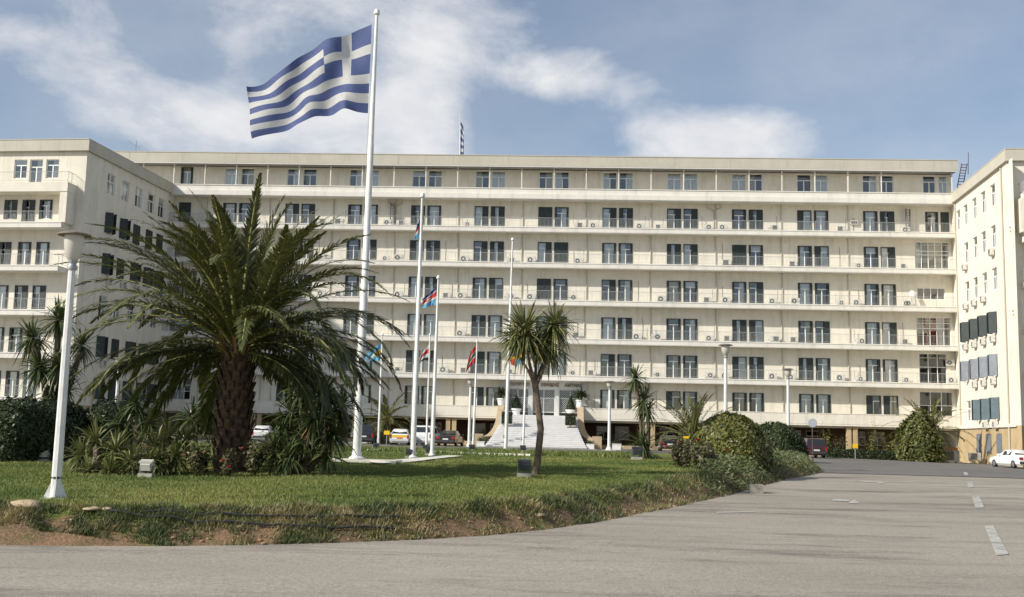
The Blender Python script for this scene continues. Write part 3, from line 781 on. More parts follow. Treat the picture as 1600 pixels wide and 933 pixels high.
FM.mb('plinth_wall', MB().box((XL, YS - YW + .3, -1.0), (SX0 - .2, YS - YW + .45, .45)).box((SX1 + .2, YS - YW + .3, -1.4), (30.5, YS - YW + .45, .35)), M_ochre)
# entrance portal
FP = Face(main, (0, YW, 0), 0.0)
po = MB(); x0, x1 = ENT - 4.55, ENT + 4.35; yf = -.16
dx = [ENT - 3.95 + 2.72 * i for i in range(3)]
px_ = [x0] + [v for d in dx for v in (d, d + 2.3)] + [x1]
for i in range(0, len(px_), 2): po.box((px_[i], yf, 3.10), (px_[i + 1], -.003, 6.85 - .92))
po.box((x0, yf, 5.93), (x1, -.003, 6.85))
FP.mb('portal_surround', po, M_travert)
for d in dx:
    mb = MB(); w, h = 2.3, 2.80
    for x in (0, w / 2 - .035, w - .07): mb.box((x, .02, 0), (x + .07, .09, h))
    for z in (0, .40, 1.85, h - .08): mb.box((.07, .018, z), (w - .07, .092, z + .08))
    dr = FP.mb('entrance_door', mb, M_grille, d, 0, 3.12)
    MB().quad((.05, .075, .05), (w - .05, .075, .05), (w - .05, .075, h - .05), (.05, .075, h - .05)).build('pane', M_glass_d, dr)
    g = MB(); s = .22
    for cx0, cx1, z0, z1 in ((.07, w / 2 - .035, .48, 1.85), (w / 2 + .035, w - .07, .48, 1.85), (.07, w / 2 - .035, 1.93, h - .08), (w / 2 + .035, w - .07, 1.93, h - .08)):
        W_, H_ = cx1 - cx0, z1 - z0; n = int((W_ + H_) / s)
        for sg in (1, -1):
            for i in range(n + 1):
                c = i * s
                a0 = max(0, c - H_); a1 = min(W_, c)
                if a1 - a0 < .02: continue
                pa = (a0, c - a0); pb = (a1, c - a1)
                if sg < 0: pa = (W_ - pa[0], pa[1]); pb = (W_ - pb[0], pb[1])
                A = Vector((cx0 + pa[0], .05 + .006 * sg, z0 + pa[1])); B = Vector((cx0 + pb[0], .05 + .006 * sg, z0 + pb[1])); n_ = Vector((0, 0, 1)).cross(Vector((0, 1, 0))); t = (B - A).normalized(); pz = Vector((-t.z, 0, t.x)) * .011
                g.quad(A - pz, A + pz, B + pz, B - pz)
    g.build('lattice_grille', M_grille, dr)
# lettering over the doors
def text_mesh(txt, size, m, depth=.03):
    c = bpy.data.curves.new('lettering', 'FONT'); c.body = txt; c.size = size; c.extrude = depth; c.align_x = 'CENTER'; c.offset = .012
    o = bpy.data.objects.new('tmp', c); COL.objects.link(o); dg = bpy.context.evaluated_depsgraph_get(); me = bpy.data.meshes.new_from_object(o.evaluated_get(dg)); bpy.data.objects.remove(o); me.materials.clear(); me.materials.append(m); return me
for txt, cx in (('ΥΠΟΥΡΓΕΙΟ', ENT - 2.75), ('ΕΘΝΙΚΗΣ', ENT + .55), ('ΑΜΥΝΑΣ', ENT + 2.95)):
    o = inst('lettering', text_mesh(txt, .44, M_letter), main, Vector((cx, YW + yf - .035, 6.20)) - Vector(main.location), (PI / 2, 0, 0), (.95, 1, 1))
# wall lanterns and name plates beside the doors
for sx in (-4.2, 4.15):
    lm = MB(); lm.lathe([(.02, -.1), (.10, 0), (.17, .35), (.05, .5)], 8); lm.box((-.03, -.02, .3), (.03, .3, .36)); FP.mb('wall_lantern', lm, M_black, ENT + sx, yf - .28, 5.1)
for i in range(3): FP.mb('name_plate', MB().box((-.38, -.02, 0), (.38, 0, .10)), M_metalg, ENT - 4.27, yf, 4.35 - i * .24)
for i in range(2): FP.mb('name_plate', MB().box((-.25, -.02, 0), (.25, 0, .10)), M_metalg, ENT + 4.05, yf, 4.2 - i * .24)
# roof details
def antenna(px, pb, pt, lab):
    p = P(px, pb, 120); t = P(px + 2, pt, 120); th = thing('antenna', lab, 'antenna', (p.x, 120, 29.3)); H = t.z - 29.3
    MB().tube([(0, 0, 0), (0, 0, H)], .035, 5).build('mast', M_metalg, th)
    m_ = MB(); m_.tube([(-.9, 0, H * .86 + .5), (.5, 0, H * .86 - .3)], .02, 4)
    for k in range(7): x = -.8 + k * .2; m_.tube([(x, -.3, H * .86 + .44 - k * .112), (x, .3, H * .86 + .44 - k * .112)], .014, 4)
    m_.build('boom', M_metalg, th)
antenna(212, 237, 220, 'thin television antenna on the roof behind the left wing')
# roof access ladder at the right end
lad = thing('roof_ladder', 'dark steel ladder climbing to the roof at the right end', 'ladder', (XR + 1.0, 112.6, 26.5))
for dx_, dy in ((-.28, 0), (.28, 0)): MB().tube([(dx_ - .4, dy, 0.0), (dx_ + .55, dy + .6, 3.7)], .05, 5).build('rail', M_rust, lad)
for i in range(12): t = (i + .5) / 12; MB().box((-.68 + .95 * t, .6 * t - .02, 3.7 * t), (-.12 + .95 * t, .6 * t + .10, 3.7 * t + .05)).build('rung', M_rust, lad)
MB().tube([(.9, .6, 2.6), (1.0, .65, 4.9)], .035, 5).build('handrail', M_rust, lad)
rh = thing('roof_hut', 'low cream roof structure with a rounded tank behind the right wing', 'roof structure', (47, 121, 27))
MB().box((-8, 0, -4), (6, 5, 1.6)).box((-8.2, -.2, 1.6), (6.2, 5.2, 1.9)).build('wall', M_fascia, rh)
MB().lathe([(1.15, 0), (1.2, .3), (1.2, 1.5), (.9, 2.0), (.3, 2.2)], 18, (3.4 - 1.2, 1, 1.9)).build('tank', M_slab, rh, True)
# long folded metal screens on the balconies
for x_, lab_k in ((-18.4, 5), (35.15, 5)):
    mb = MB(); mb.box((-.35, -.5, 0), (-.31, -.1, 2.6)); mb.box((.05, -.5, 0), (.09, -.1, 2.6))
    for i in range(9): mb.box((-.31, -.5, .2 + i * .28), (.05, -.47, .24 + i * .28))
    FM.mb('service_ladder', mb, M_rail, x_, -.1, LEV[lab_k])
# air conditioners along the balconies
FB = ['topmost', 'second', 'third', 'fourth', 'fifth']
for k in range(5, 0, -1):
    for i, bx in enumerate(bays):
        for side, dx_ in (('left', -2.35), ('right', 2.45)):
            if rb.random() < .62:
                lab = 'white air conditioner on the %s balcony, %s of the %s window pair from the right' % (FB[5 - k], side, ORD[i + 1])
                ac_unit(FM, bx + dx_ + rb.uniform(-.35, .35), -.42 if rb.random() < .8 else -.55, LEV[k] + .10, lab, 'air conditioners on the long balconies', rb.random() < .6, rb.choice([.85, 1, 1, 1.1]), rb.random() < .4)
for k, xx, lab in ((3, 34.9, 'white air conditioner beside the dish on the third balcony near the right end'), (1, 39.0, 'white air conditioner at the right end of the lowest balcony')):
    ac_unit(FM, xx, -.42, LEV[k] + .1, lab, 'air conditioners on the long balconies', False)
ac_unit(FM, 38.95, -.2, LEV[1] + 1.9, 'white air conditioner hung high in the corner above the lowest balcony', 'air conditioners on the long balconies', False)
dish = thing('satellite_dish', 'pale satellite dish on the third balcony by the stair window', 'satellite dish', (35.3, YW - .55, LEV[3]))
MB().tube([(0, 0, 0), (0, 0, 1.2)], .03, 6).build('mast', M_metalg, dish); dm = MB().lathe([(.0, .12), (.25, .09), (.45, 0), (.46, .01), (.25, .11), (.0, .14)], 16); o = dm.build('reflector', M_white, dish, True, (0, -.08, 1.3)); o.rotation_euler = (R(70), 0, R(20))
sb = thing('window_box_unit', 'dark louvred ventilator box on the wall of the topmost balcony', 'ventilator', (29.6, YW - .12, LEV[5] + .95)); MB().box((-.38, -.1, 0), (.38, .12, .42)).build('casing', M_ac, sb)
for i in range(3): MB().box((-.32 + .22 * i, -.112, .08), (-.14 + .22 * i, -.10, .34)).build('louvre', M_acd, sb)

# ------------------------------------------------------------------ the two wings
def hit(F, px, py):
    """photo pixel -> local (x, z) on a facade plane"""
    d = ray(px, py); n = F.m @ Vector((0, 1, 0)); t = (F.o - CAM).dot(n) / d.dot(n); p = CAM + d * t
    q = F.m.transposed() @ (p - F.o); return q.x, q.z
NL, FL = Vector((-43.55, 94.8, 0)), Vector((-42.2, 112, 0))
NR, FR_ = Vector((38.11, 95.0, 0)), Vector((39.46, 112, 0))
TILT = math.atan2(1.35, 17.2)
WZ0, WZ1 = .1, 2.08
def wing(name, label, face, front, Li, Lf, inner_x, base, front_wins, front_x0, roofz=26.78):
    """inner: facade seen obliquely; front: end facade facing the road"""
    b = face.b
    hs = {}
    for k in range(6): hs[k] = [(x0, x1, LEV[k] + WZ0, LEV[k] + WZ1) for x0, x1 in inner_x[k]]
    face.mb('wall', wall_holes(Li + 1.2, 2.9, 25.75, [h for k in hs for h in hs[k]], .2, 0 if face.rz > 0 else -1.2), M_wall)
    face.mb('base_wall', wall_holes(Li + 1.2, -1.6, 2.9, base, .2, 0 if face.rz > 0 else -1.2), M_ochre)
    return hs
def shell(b, face, front, Li, Lf, inner_right):
    """roof, back and interior of a wing in the frame of its front facade"""
    x0, x1 = (0, Lf)
    D = Li + 1.5
    front.mb('roof', MB().box((x0 - .25, -.25, 25.98), (x1 + .25, D, 26.15)), M_roof)
    n = 8
    for i in range(n):
        a = x0 - .3 + (Lf + .6) * i / n; c = x0 - .3 + (Lf + .6) * (i + 1) / n
        front.mb('fascia_panel', MB().box((a + .006, -.36, 25.72), (c - .006, -.1, 26.74)).box((a, -.40, 26.74), (c, -.02, 26.81)), M_fascia)
    xs_ = x1 if inner_right else x0
    for i in range(6):
        a = -.1 + (D + .0) * i / 6; c = -.1 + D * (i + 1) / 6
        xa, xb = (xs_ + .02, xs_ + .28) if inner_right else (xs_ - .28, xs_ - .02)
        front.mb('fascia_panel', MB().box((xa, a + .004, 25.72), (xb, c - .004, 26.74)).box((xa - .03, a, 26.74), (xb + .03, c, 26.81)), M_fascia)
    fx = x0 if inner_right else x1
    front.mb('side_wall', MB().box((fx - .1, .01, -1.6), (fx + .1, D, 25.98)), M_wall)
    front.mb('rear_wall', MB().box((x0, D - .2, -1.6), (x1, D, 25.98)), M_wall)
    # inner room shell
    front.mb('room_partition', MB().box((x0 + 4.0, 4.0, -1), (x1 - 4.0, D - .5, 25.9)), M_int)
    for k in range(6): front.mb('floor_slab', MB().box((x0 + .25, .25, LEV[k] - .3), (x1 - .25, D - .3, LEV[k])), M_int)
rwg = random.Random(3)
# left wing -----------------------------------------------------------------
LW = 18.0
left = thing('office_building', 'cream side wing on the left with end balconies and a shaded flank', 'building', (-52, 104, 0))
FLi = Face(left, NL, PI / 2 - TILT); FLf = Face(left, NL - Matrix.Rotation(-TILT, 3, 'Z') @ Vector((LW, 0, 0)), -TILT)
lpx = [(166, 182), (190, 204), (211, 225.5), (231, 245), (249.5, 260)]
cols_l = [(hit(FLi, a, 285)[0], hit(FLi, c, 285)[0]) for a, c in lpx]
cols_l = [((a + c) / 2 - .72, (a + c) / 2 + .72) for a, c in cols_l]
inner = {k: cols_l for k in range(6)}
hsL = wing('l', '', FLi, FLf, 17.25, LW, inner, [], None, 0)
for k in range(6):
    for i, h in enumerate(hsL[k]):
        st = 'open' if k in (5, 2) else ('out' if rwg.random() < .75 else 'closed')
        window(FLi, h[0], h[2], h[1] - h[0], h[3] - h[2], 'plain' if k in (5, 2) else 'shut', st, tr=.62, cols=2)
        if k in (4, 3, 1) and rwg.random() < .75:
            ac_unit(FLi, h[0] + 1.3, -.22, h[2] - .75, 'air conditioner on the shaded left wing flank, %s row down, %s window back' % (ORD[6 - k], ORD[i + 1]), 'air conditioners on the left wing', False, .9)
# front facade of the left wing: three windows and a balcony on each storey
fh = {}
for k in range(6):
    y_ref = {5: 300, 4: 330, 3: 395, 2: 460, 1: 520, 0: 590}[k]
    px3 = {5: [(18, 40), (43, 64), (68, 90)], 4: [(5, 28), (32, 57), (59, 84)], 3: [(-8, 22), (24, 52), (54, 79)], 2: [(-12, 17), (20, 46), (48, 74)], 1: [(-17, 10), (13, 37), (40, 66)], 0: [(-22, 4), (7, 32), (35, 60)]}[k]
    fh[k] = []
    for j, (a, c) in enumerate(px3):
        xa, xc = hit(FLf, a, y_ref)[0], hit(FLf, c, y_ref)[0]; m_ = (xa + xc) / 2
        fh[k].append((m_ - .62, m_ + .62, LEV[k] + (.05 if (j == 1 or k < 4) else .6), LEV[k] + 2.35))
    # further windows out of the frame
    for e in (1, 2): fh[k].append((fh[k][0][0] - 5.2 * e, fh[k][0][0] - 5.2 * e + 1.24, LEV[k] + .05, LEV[k] + 2.35))
FLf.mb('wall', wall_holes(LW, -1.6, 25.98, [h for k in fh for h in fh[k]], .2, 0), M_wall)
for k in range(6):
    for h in fh[k]: window(FLf, h[0], h[2], h[1] - h[0], h[3] - h[2], 'plain' if k == 5 else 'door', 'open' if k == 5 else None, tr=.70)
    xe = LW - 1.15; s = MB(); z = LEV[k]
    if k == 5: s.box((.5, -1.5, z - .95), (xe + .35, -.004, z - .45)); s.box((.5, -1.5, z - .45), (xe + .35, -1.32, z - .1)); s.box((xe + .17, -1.32, z - .45), (xe + .35, -.004, z - .1)); s.box((xe - .35, -1.45, z - 3.75), (xe + .33, -.004, z - .953))
    else: s.box((.5, -1.5, z - .46), (xe, -.004, z)); s.box((.5, -1.54, z - .05), (xe + .03, -1.44, z + .06))
    FLf.mb('balcony_slab', s, M_slab if k != 5 else M_wall)
    zz = z + .06 if k < 5 else z - .1
    FLf.put('railing', rail_mesh(xe - .55 if k < 5 else xe - .2), .5, -1.42, zz)
    FLf.put('railing', rail_mesh(1.35), xe - .06 if k < 5 else xe + .26, -1.4, zz, PI / 2)
shell(left, FLi, FLf, 17.25, LW, True)
# right wing ----------------------------------------------------------------
RW = 20.0
right = thing('office_building', 'bright cream side wing on the right with sunlit windowed flank', 'building', (48, 104, 0))
FRi = Face(right, FR_, -PI / 2 - TILT); FRf = Face(right, NR, -TILT)
rpx = {5: [(1493.5, 1498.5), (1503.6, 1511.4), (1518, 1525.5), (1531.5, 1539.5), (1546.5, 1555.3)], 4: [(1505, 1513), (1519, 1527), (1532, 1541), (1547, 1557)], 3: [(1506, 1515), (1519.5, 1528), (1534, 1542.5), (1549, 1558.5)],
       2: [(1506, 1515), (1520, 1529), (1534, 1543), (1549, 1559)], 1: [(1506, 1515), (1521, 1530), (1535, 1544), (1550, 1560)], 0: [(1509, 1517.5), (1525, 1534), (1538, 1547), (1553, 1563)]}
yref = {5: 300, 4: 370, 3: 430, 2: 500, 1: 565, 0: 630}
inn = {}
for k in range(6):
    inn[k] = []
    for a, c in rpx[k]:
        xa, xc = hit(FRi, a, yref[k])[0], hit(FRi, c, yref[k])[0]; m_ = (xa + xc) / 2; inn[k].append((max(m_ - .70, .05), m_ + .70))
bx_ = []
for a, c in [(1525.6, 1535), (1541, 1550), (1556.6, 1566.7)]:
    xa, xc = hit(FRi, a, 690)[0], hit(FRi, c, 690)[0]; bx_.append(((xa + xc) / 2 - .72, (xa + xc) / 2 + .72, .45, 2.25))
hsR = wing('r', '', FRi, FRf, 17.05, RW, inn, bx_, None, 0)
for h in bx_:
    window(FRi, h[0], h[2], 1.44, 1.8, 'shut', 'closed', shut=M_shutg)
for k in range(6):
    for i, h in enumerate(hsR[k]):
        st = {5: 'open', 4: 'open', 3: 'open', 2: 'out', 1: 'out', 0: ['open', 'out', 'out', 'out'][i % 4]}[k]
        window(FRi, h[0], h[2], h[1] - h[0], h[3] - h[2], 'shut' if k < 3 else 'plain', st, shut={2: M_shut, 1: M_shutg, 0: M_shutb}.get(k), tr=.62)
        if (k == 4 and i in (0, 3)) or (k == 3 and i in (0, 1, 2)) or (k in (2, 1) and i in (0, 1, 2, 3) and (k, i) != (1, 0)) or (k == 0 and i in (2, 3)):
            ac_unit(FRi, (h[0] + h[1]) / 2, -.24, h[2] - .72, 'air conditioner on the sunlit right wing flank, %s row down, %s window from the corner' % (ORD[6 - k], ORD[i + 1]), 'air conditioners on the right wing', False, .95)
FRi.mb('corner_pilaster', MB().box((15.55, -.06, 2.9), (17.05, -.002, 25.72)), M_wall)
FRi.mb('base_moulding', MB().box((0, -.14, 2.78), (17.05, -.07, 3.06)), M_slab)
FRi.put('drainpipe', MB().tube([(0, 0, -.5), (0, 0, 25.6)], .07, 6).mesh('drainpipe', M_pipe), 15.3, -.10, 0)
FRi.put('drainpipe', MB().tube([(0, 0, 2.8), (0, 0, 25.6)], .06, 6).mesh('drainpipe', M_pipe), .35, -.10, 0)
fr_h = [(3.0 + 4.5 * j, 4.3 + 4.5 * j, LEV[k] + .05, LEV[k] + 2.35) for k in range(6) for j in range(3)]
FRf.mb('wall', wall_holes(RW, 2.9, 25.98, fr_h, .2, 0), M_wall)
FRf.mb('base_wall', wall_holes(RW, -1.8, 2.9, [], .2, 0), M_ochre)
for h in fr_h: window(FRf, h[0], h[2], 1.3, h[3] - h[2], 'door', None)
for k in range(1, 6):
    z = LEV[k]; FRf.mb('balcony_slab', MB().box((.75, -1.4, z - .46), (RW - .5, -.004, z)).box((.72, -1.44, z - .05), (RW - .5, -1.34, z + .06)), M_slab)
    FRf.put('railing', rail_mesh(8.0), .75, -1.32, z + .06); FRf.put('railing', rail_mesh(1.3), .80, -1.34, z + .06, PI / 2)
    if k == 5: FRf.mb('balcony_fin', MB().box((.5, -1.35, z - 3.4), (.95, -.006, z - .47)), M_wall)
shell(right, FRi, FRf, 17.05, RW, False)
for (px, py, lab) in ((1577, 357, 'white security camera pair high on the right wing corner'), (1577, 487, 'white security camera on the right wing corner at mid height')):
    x_, z_ = hit(FRf, px, py); t = thing('security_camera', lab, 'camera', FRf.world(.25, -.05, z_), FRf.rz)
    MB().box((-.05, -.12, -.25), (.05, .04, .35)).build('bracket', M_white, t); MB().box((-.45, -.22, .12), (.15, -.06, .27)).build('housing', M_white, t); MB().box((-.40, -.22, -.22), (.12, -.06, -.08)).build('housing', M_white, t)

# ------------------------------------------------------------------ entrance stairs
stair = thing('entrance_staircase', 'broad white marble staircase rising to the lattice doors', 'staircase', (-2.5, 104, 0))
so = Vector(stair.location)
sy0, zt_ = 99.6, 3.10
n1_, n2_ = 11, 7; rise = zt_ / (n1_ + n2_)
for i in range(n1_ + n2_):
    y = sy0 + i * .36 + (1.3 if i >= n1_ else 0); z1 = (i + 1) * rise
    f = 1 - i / (n1_ + n2_ - 1); fl = 1.25 * f ** 1.6
    xa, xb = -5.95 - fl, 1.05 + fl * .8
    yend = YS + .02
    s = MB().box((xa + so.x * 0, y, z1 - rise), (xb, yend if i == n1_ + n2_ - 1 else y + (.36 if i != n1_ - 1 else 1.66) + .06, z1)).box((xa, y - .085, z1 - .055), (xb, y, z1 - .001))
    o = s.build('step', M_marble, stair); o.location = -so
def cheek(sgn, xtop, lab):
    t = MB(); pts = []
    N_ = 14
    for i in range(N_ + 1):
        u = i / N_; y = YS - .05 - u * 10.6
        z = 4.25 - 3.25 * (u ** 1.25) if u < .8 else None
        z = .95 + 3.25 * (1 - min(u / .86, 1)) ** 1.55
        out = .02 + 1.35 * max(0, (u - .25) / .75) ** 2
        pts.append((y, z, out))
    w = .62
    vs = []; fs = []
    for y, z, o_ in pts:
        xi = xtop + sgn * o_; xo = xi + sgn * w
        vs += [(xi, y, -.1), (xi, y, z), (xo, y, z), (xo, y, -.1)]
    for i in range(N_):
        a = i * 4; c = a + 4
        for j in range(3): f = (a + j, a + j + 1, c + j + 1, c + j); fs.append(f if sgn < 0 else f[::-1])
    fs += [(0, 1, 2, 3), tuple(N_ * 4 + j for j in (3, 2, 1, 0))]
    t.add(vs, fs)
    y, z, o_ = pts[-1]; xi = xtop + sgn * o_
    t.box((min(xi - sgn * .08, xi + sgn * .78), y - .75, -.1), (max(xi - sgn * .08, xi + sgn * .78), y + .02, 1.18))
    ob = t.build('cheek_wall', M_stone, stair); ob.location = -so
    # white inner lining
    return pts
cheek(-1, -6.15, ''); cheek(1, 1.25, '')
lin = MB().box((-6.25, 105, -.1), (-5.952, 111.9, 3.0)).box((1.052, 105, -.1), (1.30, 111.9, 3.0)); o = lin.build('side_wall', M_travert, stair); o.location = -so
MB().box((-7.6 + so.x * 0, 98.9, -.1), (2.9, 99.62, .035)).build('paving_strip', M_conc, stair).location = -so

# ------------------------------------------------------------------ lamps
def lamp(label, base, H, r0=.11, octo=False, plinth=False, head=1.0):
    t = thing('street_lamp', label, 'lamp post', base, 0, 'white lamp posts')
    hs_ = .62 * head; hp = H - hs_ - .12
    n = 8 if octo else 12
    MB().tube([(0, 0, 0), (0, 0, .35), (0, 0, hp)], [r0, r0, r0 * .72], n).build('pole', M_pole, t, not octo)
    b_ = MB()
    if octo:
        for a in range(4):
            c, s_ = math.cos(a * PI / 2 + .3), math.sin(a * PI / 2 + .3); d = Vector((c, s_, 0)); q = Vector((-s_, c, 0)) * .015
            A, B_, C = d * (r0 * .9), d * (r0 + .12), d * (r0 * .9)
            z0, z1 = Vector((0, 0, .02)), Vector((0, 0, .34))
            b_.add([A - q + z0, B_ - q + z0, A - q + z1, A + q + z0, B_ + q + z0, A + q + z1], [(0, 1, 2), (5, 4, 3), (1, 4, 5, 2), (0, 3, 4, 1)])
        b_.box((-.22, -.20, -.12), (.22, .20, .02))
        MB().lathe([(r0 * 1.04, .38), (r0 * 1.04, .42)], 8).build('strap', M_black, t)
    else:
        b_.lathe([(r0 * 2.1, 0), (r0 * 1.9, .12), (r0 * 1.15, .30)], 14)
        if plinth: b_.box((-.6, -.4, -.12), (.6, .4, .02))
    b_.build('base', M_pole if not plinth else M_whitest, t)
    r1 = r0 * .72
    MB().lathe([(r1 * 1.25, hp - .02), (r1 * 1.4, hp + .04), (r1 * 1.0, hp + .10), (r1 * 1.35, hp + .16), (r1 * 1.3, hp + .20)], 14).build('collar', M_metalg, t, True)
    k = head
    MB().lathe([(.10 * k, hp + .18), (.15 * k, hp + .24), (.19 * k, hp + .42), (.205 * k, hp + .60), (.20 * k, hp + .66)], 18).build('globe', M_opal, t, True)
    MB().lathe([(.20 * k, hp + .66), (.34 * k, hp + .665), (.34 * k, hp + .69), (.20 * k, hp + .74), (.05, hp + .76)], 22).build('cap', M_lcap, t, True)
    return t
bp_ = GL(86, 780); bp_ = gz(bp_)
Hl = P(118, 366, bp_.y).z - bp_.z; lamp('tall white octagonal lamp post standing near the bank on the far left', bp_, Hl, .094, True, False, .93)
bl = GL(1134, 719); bl = gz(bl); lamp('white lamp post in front of the golden dome shrub', bl, P(1135, 535, bl.y).z - bl.z, .12, False, False, 1.15)
def lamp_at(px, py_top, Y, lab, **k):
    p = P(px, py_top, Y); zb_ = float(zroad(p.x, Y)) if not (sdist(np.array([p.x]), np.array([Y]))[0] > 0) else float(zground(np.array([p.x]), np.array([Y]))[0])
    return lamp(lab, (p.x, Y, zb_), p.z - zb_, **k)
lamp_at(1231, 573, 78, 'white lamp post beside the dark dome shrub and the round sign', r0=.13, head=1.2)
lamp_at(953, 590, 97.5, 'white lamp post right of the stairs on a white plinth', r0=.15, head=1.5, plinth=True)
lamp_at(736, 586, 98.5, 'white lamp post between the dark car and the stairs', r0=.15, head=1.5, plinth=True)
lamp_at(187, 556, 74, 'white lamp post half hidden behind the big palm on its left', r0=.13, head=1.2)
lamp_at(49, 546, 72, 'white lamp post behind the yucca tree and left hedge', r0=.13, head=1.2)

# ------------------------------------------------------------------ flags and poles
def cloth(name, c): return mat(name, c, .75, transl=.35, var=.06, scale=9)
FBLUE = cloth('flag_blue', (.10, .135, .31)); FWHITE = cloth('flag_white', (.68, .68, .67)); FRED = cloth('flag_red', (.55, .03, .025)); FSKY = cloth('flag_sky_blue', (.16, .45, .68))
FYEL = cloth('flag_yellow', (.75, .48, .04)); FGREEN = cloth('flag_green', (.02, .13, .06)); FNAVY = cloth('flag_navy', (.03, .045, .16)); FBLK = cloth('flag_black', (.03, .03, .035))
def flagpole(label, base, top, r0, r1, plain=False, base_light=True):
    t = thing('flagpole', label, 'flagpole', base, 0, 'white flagpoles'); d = Vector(top) - Vector(base); H = d.length
    MB().tube([(0, 0, 0), d * .35, d * .352, d * .7, d * .702, d], [r0, r0 * .95, r0 * .86, r0 * .72, r0 * .64, r1], 12).build('pole', M_pole, t, True)
    MB().lathe([(r0 * 1.9, 0), (r0 * 1.9, .05), (r0 * 1.2, .12), (r0 * 1.15, .25)], 12).build('base', M_pole, t, True)
    MB().lathe([(.01, -.02), (r1 * 1.9, r1), (r1 * 2.1, r1 * 2.4), (r1 * 1.5, r1 * 4), (.01, r1 * 4.6)], 10, d).build('finial', M_white, t, True)
    MB().tube([d * .06 + Vector((-r0 * 1.25, 0, 0)), d * .5 + Vector((-r0 * 1.2, -.02, 0)), d * .97 + Vector((-r1 * 1.6, 0, 0))], .008, 4).build('halyard', M_conc, t)
    MB().box((-r0 * 1.6, -.05, .8), (-r0 * .9, .05, 1.0)).build('cleat', M_metalg, t)
    return t
def flag_grid(name, top, bot, Y, nu, nv, colf, mats, amp, seed, label, group):
    """cloth between a top and a bottom edge (photo-derived outlines at the pole's depth), waving in depth"""
    rr = random.Random(seed); ph = [rr.uniform(0, 6.28) for _ in range(4)]
    T = [P(x, y, Y) for x, y in top]; B_ = [P(x, y, Y) for x, y in bot]
    def sp(A, u):
        q = u * (len(A) - 1); i = min(int(q), len(A) - 2); f = q - i
        p0, p1, p2, p3 = A[max(i - 1, 0)], A[i], A[i + 1], A[min(i + 2, len(A) - 1)]
        return .5 * ((2 * p1) + (p2 - p0) * f + (2 * p0 - 5 * p1 + 4 * p2 - p3) * f * f + (3 * p1 - p0 - 3 * p2 + p3) * f ** 3)
    vs = []; h = (T[0] - B_[0]).length
    for i in range(nu + 1):
        u = i / nu; t_, b_ = sp(T, u), sp(B_, u)
        for j in range(nv + 1):
            v = j / nv; p = t_.lerp(b_, v); g = min(1, u * 5)
            p = p + Vector((0, 1, 0)) * amp * h * g * (.55 * math.sin(7.5 * u + 2.4 * v + ph[0]) + .30 * math.sin(15 * u - 5 * v + ph[1]) + .16 * math.sin(26 * u + 9 * v + ph[2]))
            p = p + Vector((0, 0, 1)) * amp * h * .10 * g * math.sin(18 * u + 4 * v + ph[3])
            vs.append(p)
    org = T[0]; mb = MB(); fs = []; ms = []
    for i in range(nu):
        for j in range(nv):
            fs.append((i * (nv + 1) + j, i * (nv + 1) + j + 1, (i + 1) * (nv + 1) + j + 1, (i + 1) * (nv + 1) + j)); ms.append(colf((i + .5) / nu, (j + .5) / nv))
    mb.v = [tuple(p - org) for p in vs]; mb.f = fs; mb.m = ms
    o = bpy.data.objects.new(name, mb.mesh(name, mats, True)); COL.objects.link(o); o.location = org
    return tag(o, label, 'flag', group)
def greek(u, v):
    s = int(v * 9)
    if u < 5 / 13.5 and s < 5:
        cu = u * 13.5
        return 1 if (s == 2 or 2 <= cu < 3) else 0
    return 0 if s % 2 == 0 else 1
pb = gz(GL(557, 722)); ptop = P(589, 20, pb.y)
plz = tag(MB().box((-1.15, -.75, -.12), (1.55, .85, .08)).build('flagpole_plinth', M_whitest, None, loc=(pb.x, pb.y, pb.z)), 'low white slab under the tallest flagpole', 'plinth')
flagpole('tallest white flagpole, carrying the large striped national flag', pb + Vector((0, 0, .09)), ptop - Vector((0, 0, .12)), .155, .06)
ft = [(581, 38), (556, 47), (534, 56), (513, 66), (492, 77), (470, 89), (450, 103), (430, 116), (408, 126), (384, 134)]
fbm = [(575, 177), (556, 176), (538, 174), (520, 176), (503, 180), (485, 183), (468, 191), (450, 203), (425, 212), (397, 219)]
flag_grid('national_flag', ft, fbm, pb.y, 108, 54, greek, [FBLUE, FWHITE], .10, 4, 'large blue and white striped flag with a cross, flying from the tallest pole', 'flags')
def pole_px(base, top, r0, r1, lab, ground=True):
    p = gz(GL(*base)); q = P(top[0], top[1], p.y); flagpole(lab, p, q, r0, r1); return p, q
p2, q2 = pole_px((645, 716), (660, 310), .115, .055, 'second tallest white flagpole with a limp flag at its top')
p3, q3 = pole_px((675, 713), (685, 437), .09, .045, 'white flagpole with the red, white and pale blue flag at mid height')
p4, q4 = pole_px((666, 701), (672, 525), .075, .04, 'thin white flagpole with a red, white and black flag')
p5, q5 = pole_px((591, 701), (597.5, 525), .075, .04, 'thin white flagpole with a pale blue and yellow flag')
p6, q6 = pole_px((739, 704), (745.5, 536), .075, .04, 'thin white flagpole with a red and green flag left of the stairs')
p7, q7 = pole_px((790, 706), (801, 377), .11, .05, 'bare white flagpole in front of the left stair wall')
p8, q8 = pole_px((817, 706), (823, 541), .075, .04, 'thin white flagpole in front of the stairs behind the forked tree')
flag_grid('flag', [(659, 338), (656, 343), (653, 350), (650, 357)], [(655, 371), (653, 373), (650, 374), (647, 373)], p2.y, 14, 24, lambda u, v: (0 if v < .32 else 1 if v < .5 else 2 if v < .72 else 3), [FNAVY, FRED, FWHITE, FSKY], .10, 2, 'limp navy, red and pale blue flag on the second tallest pole', 'flags')
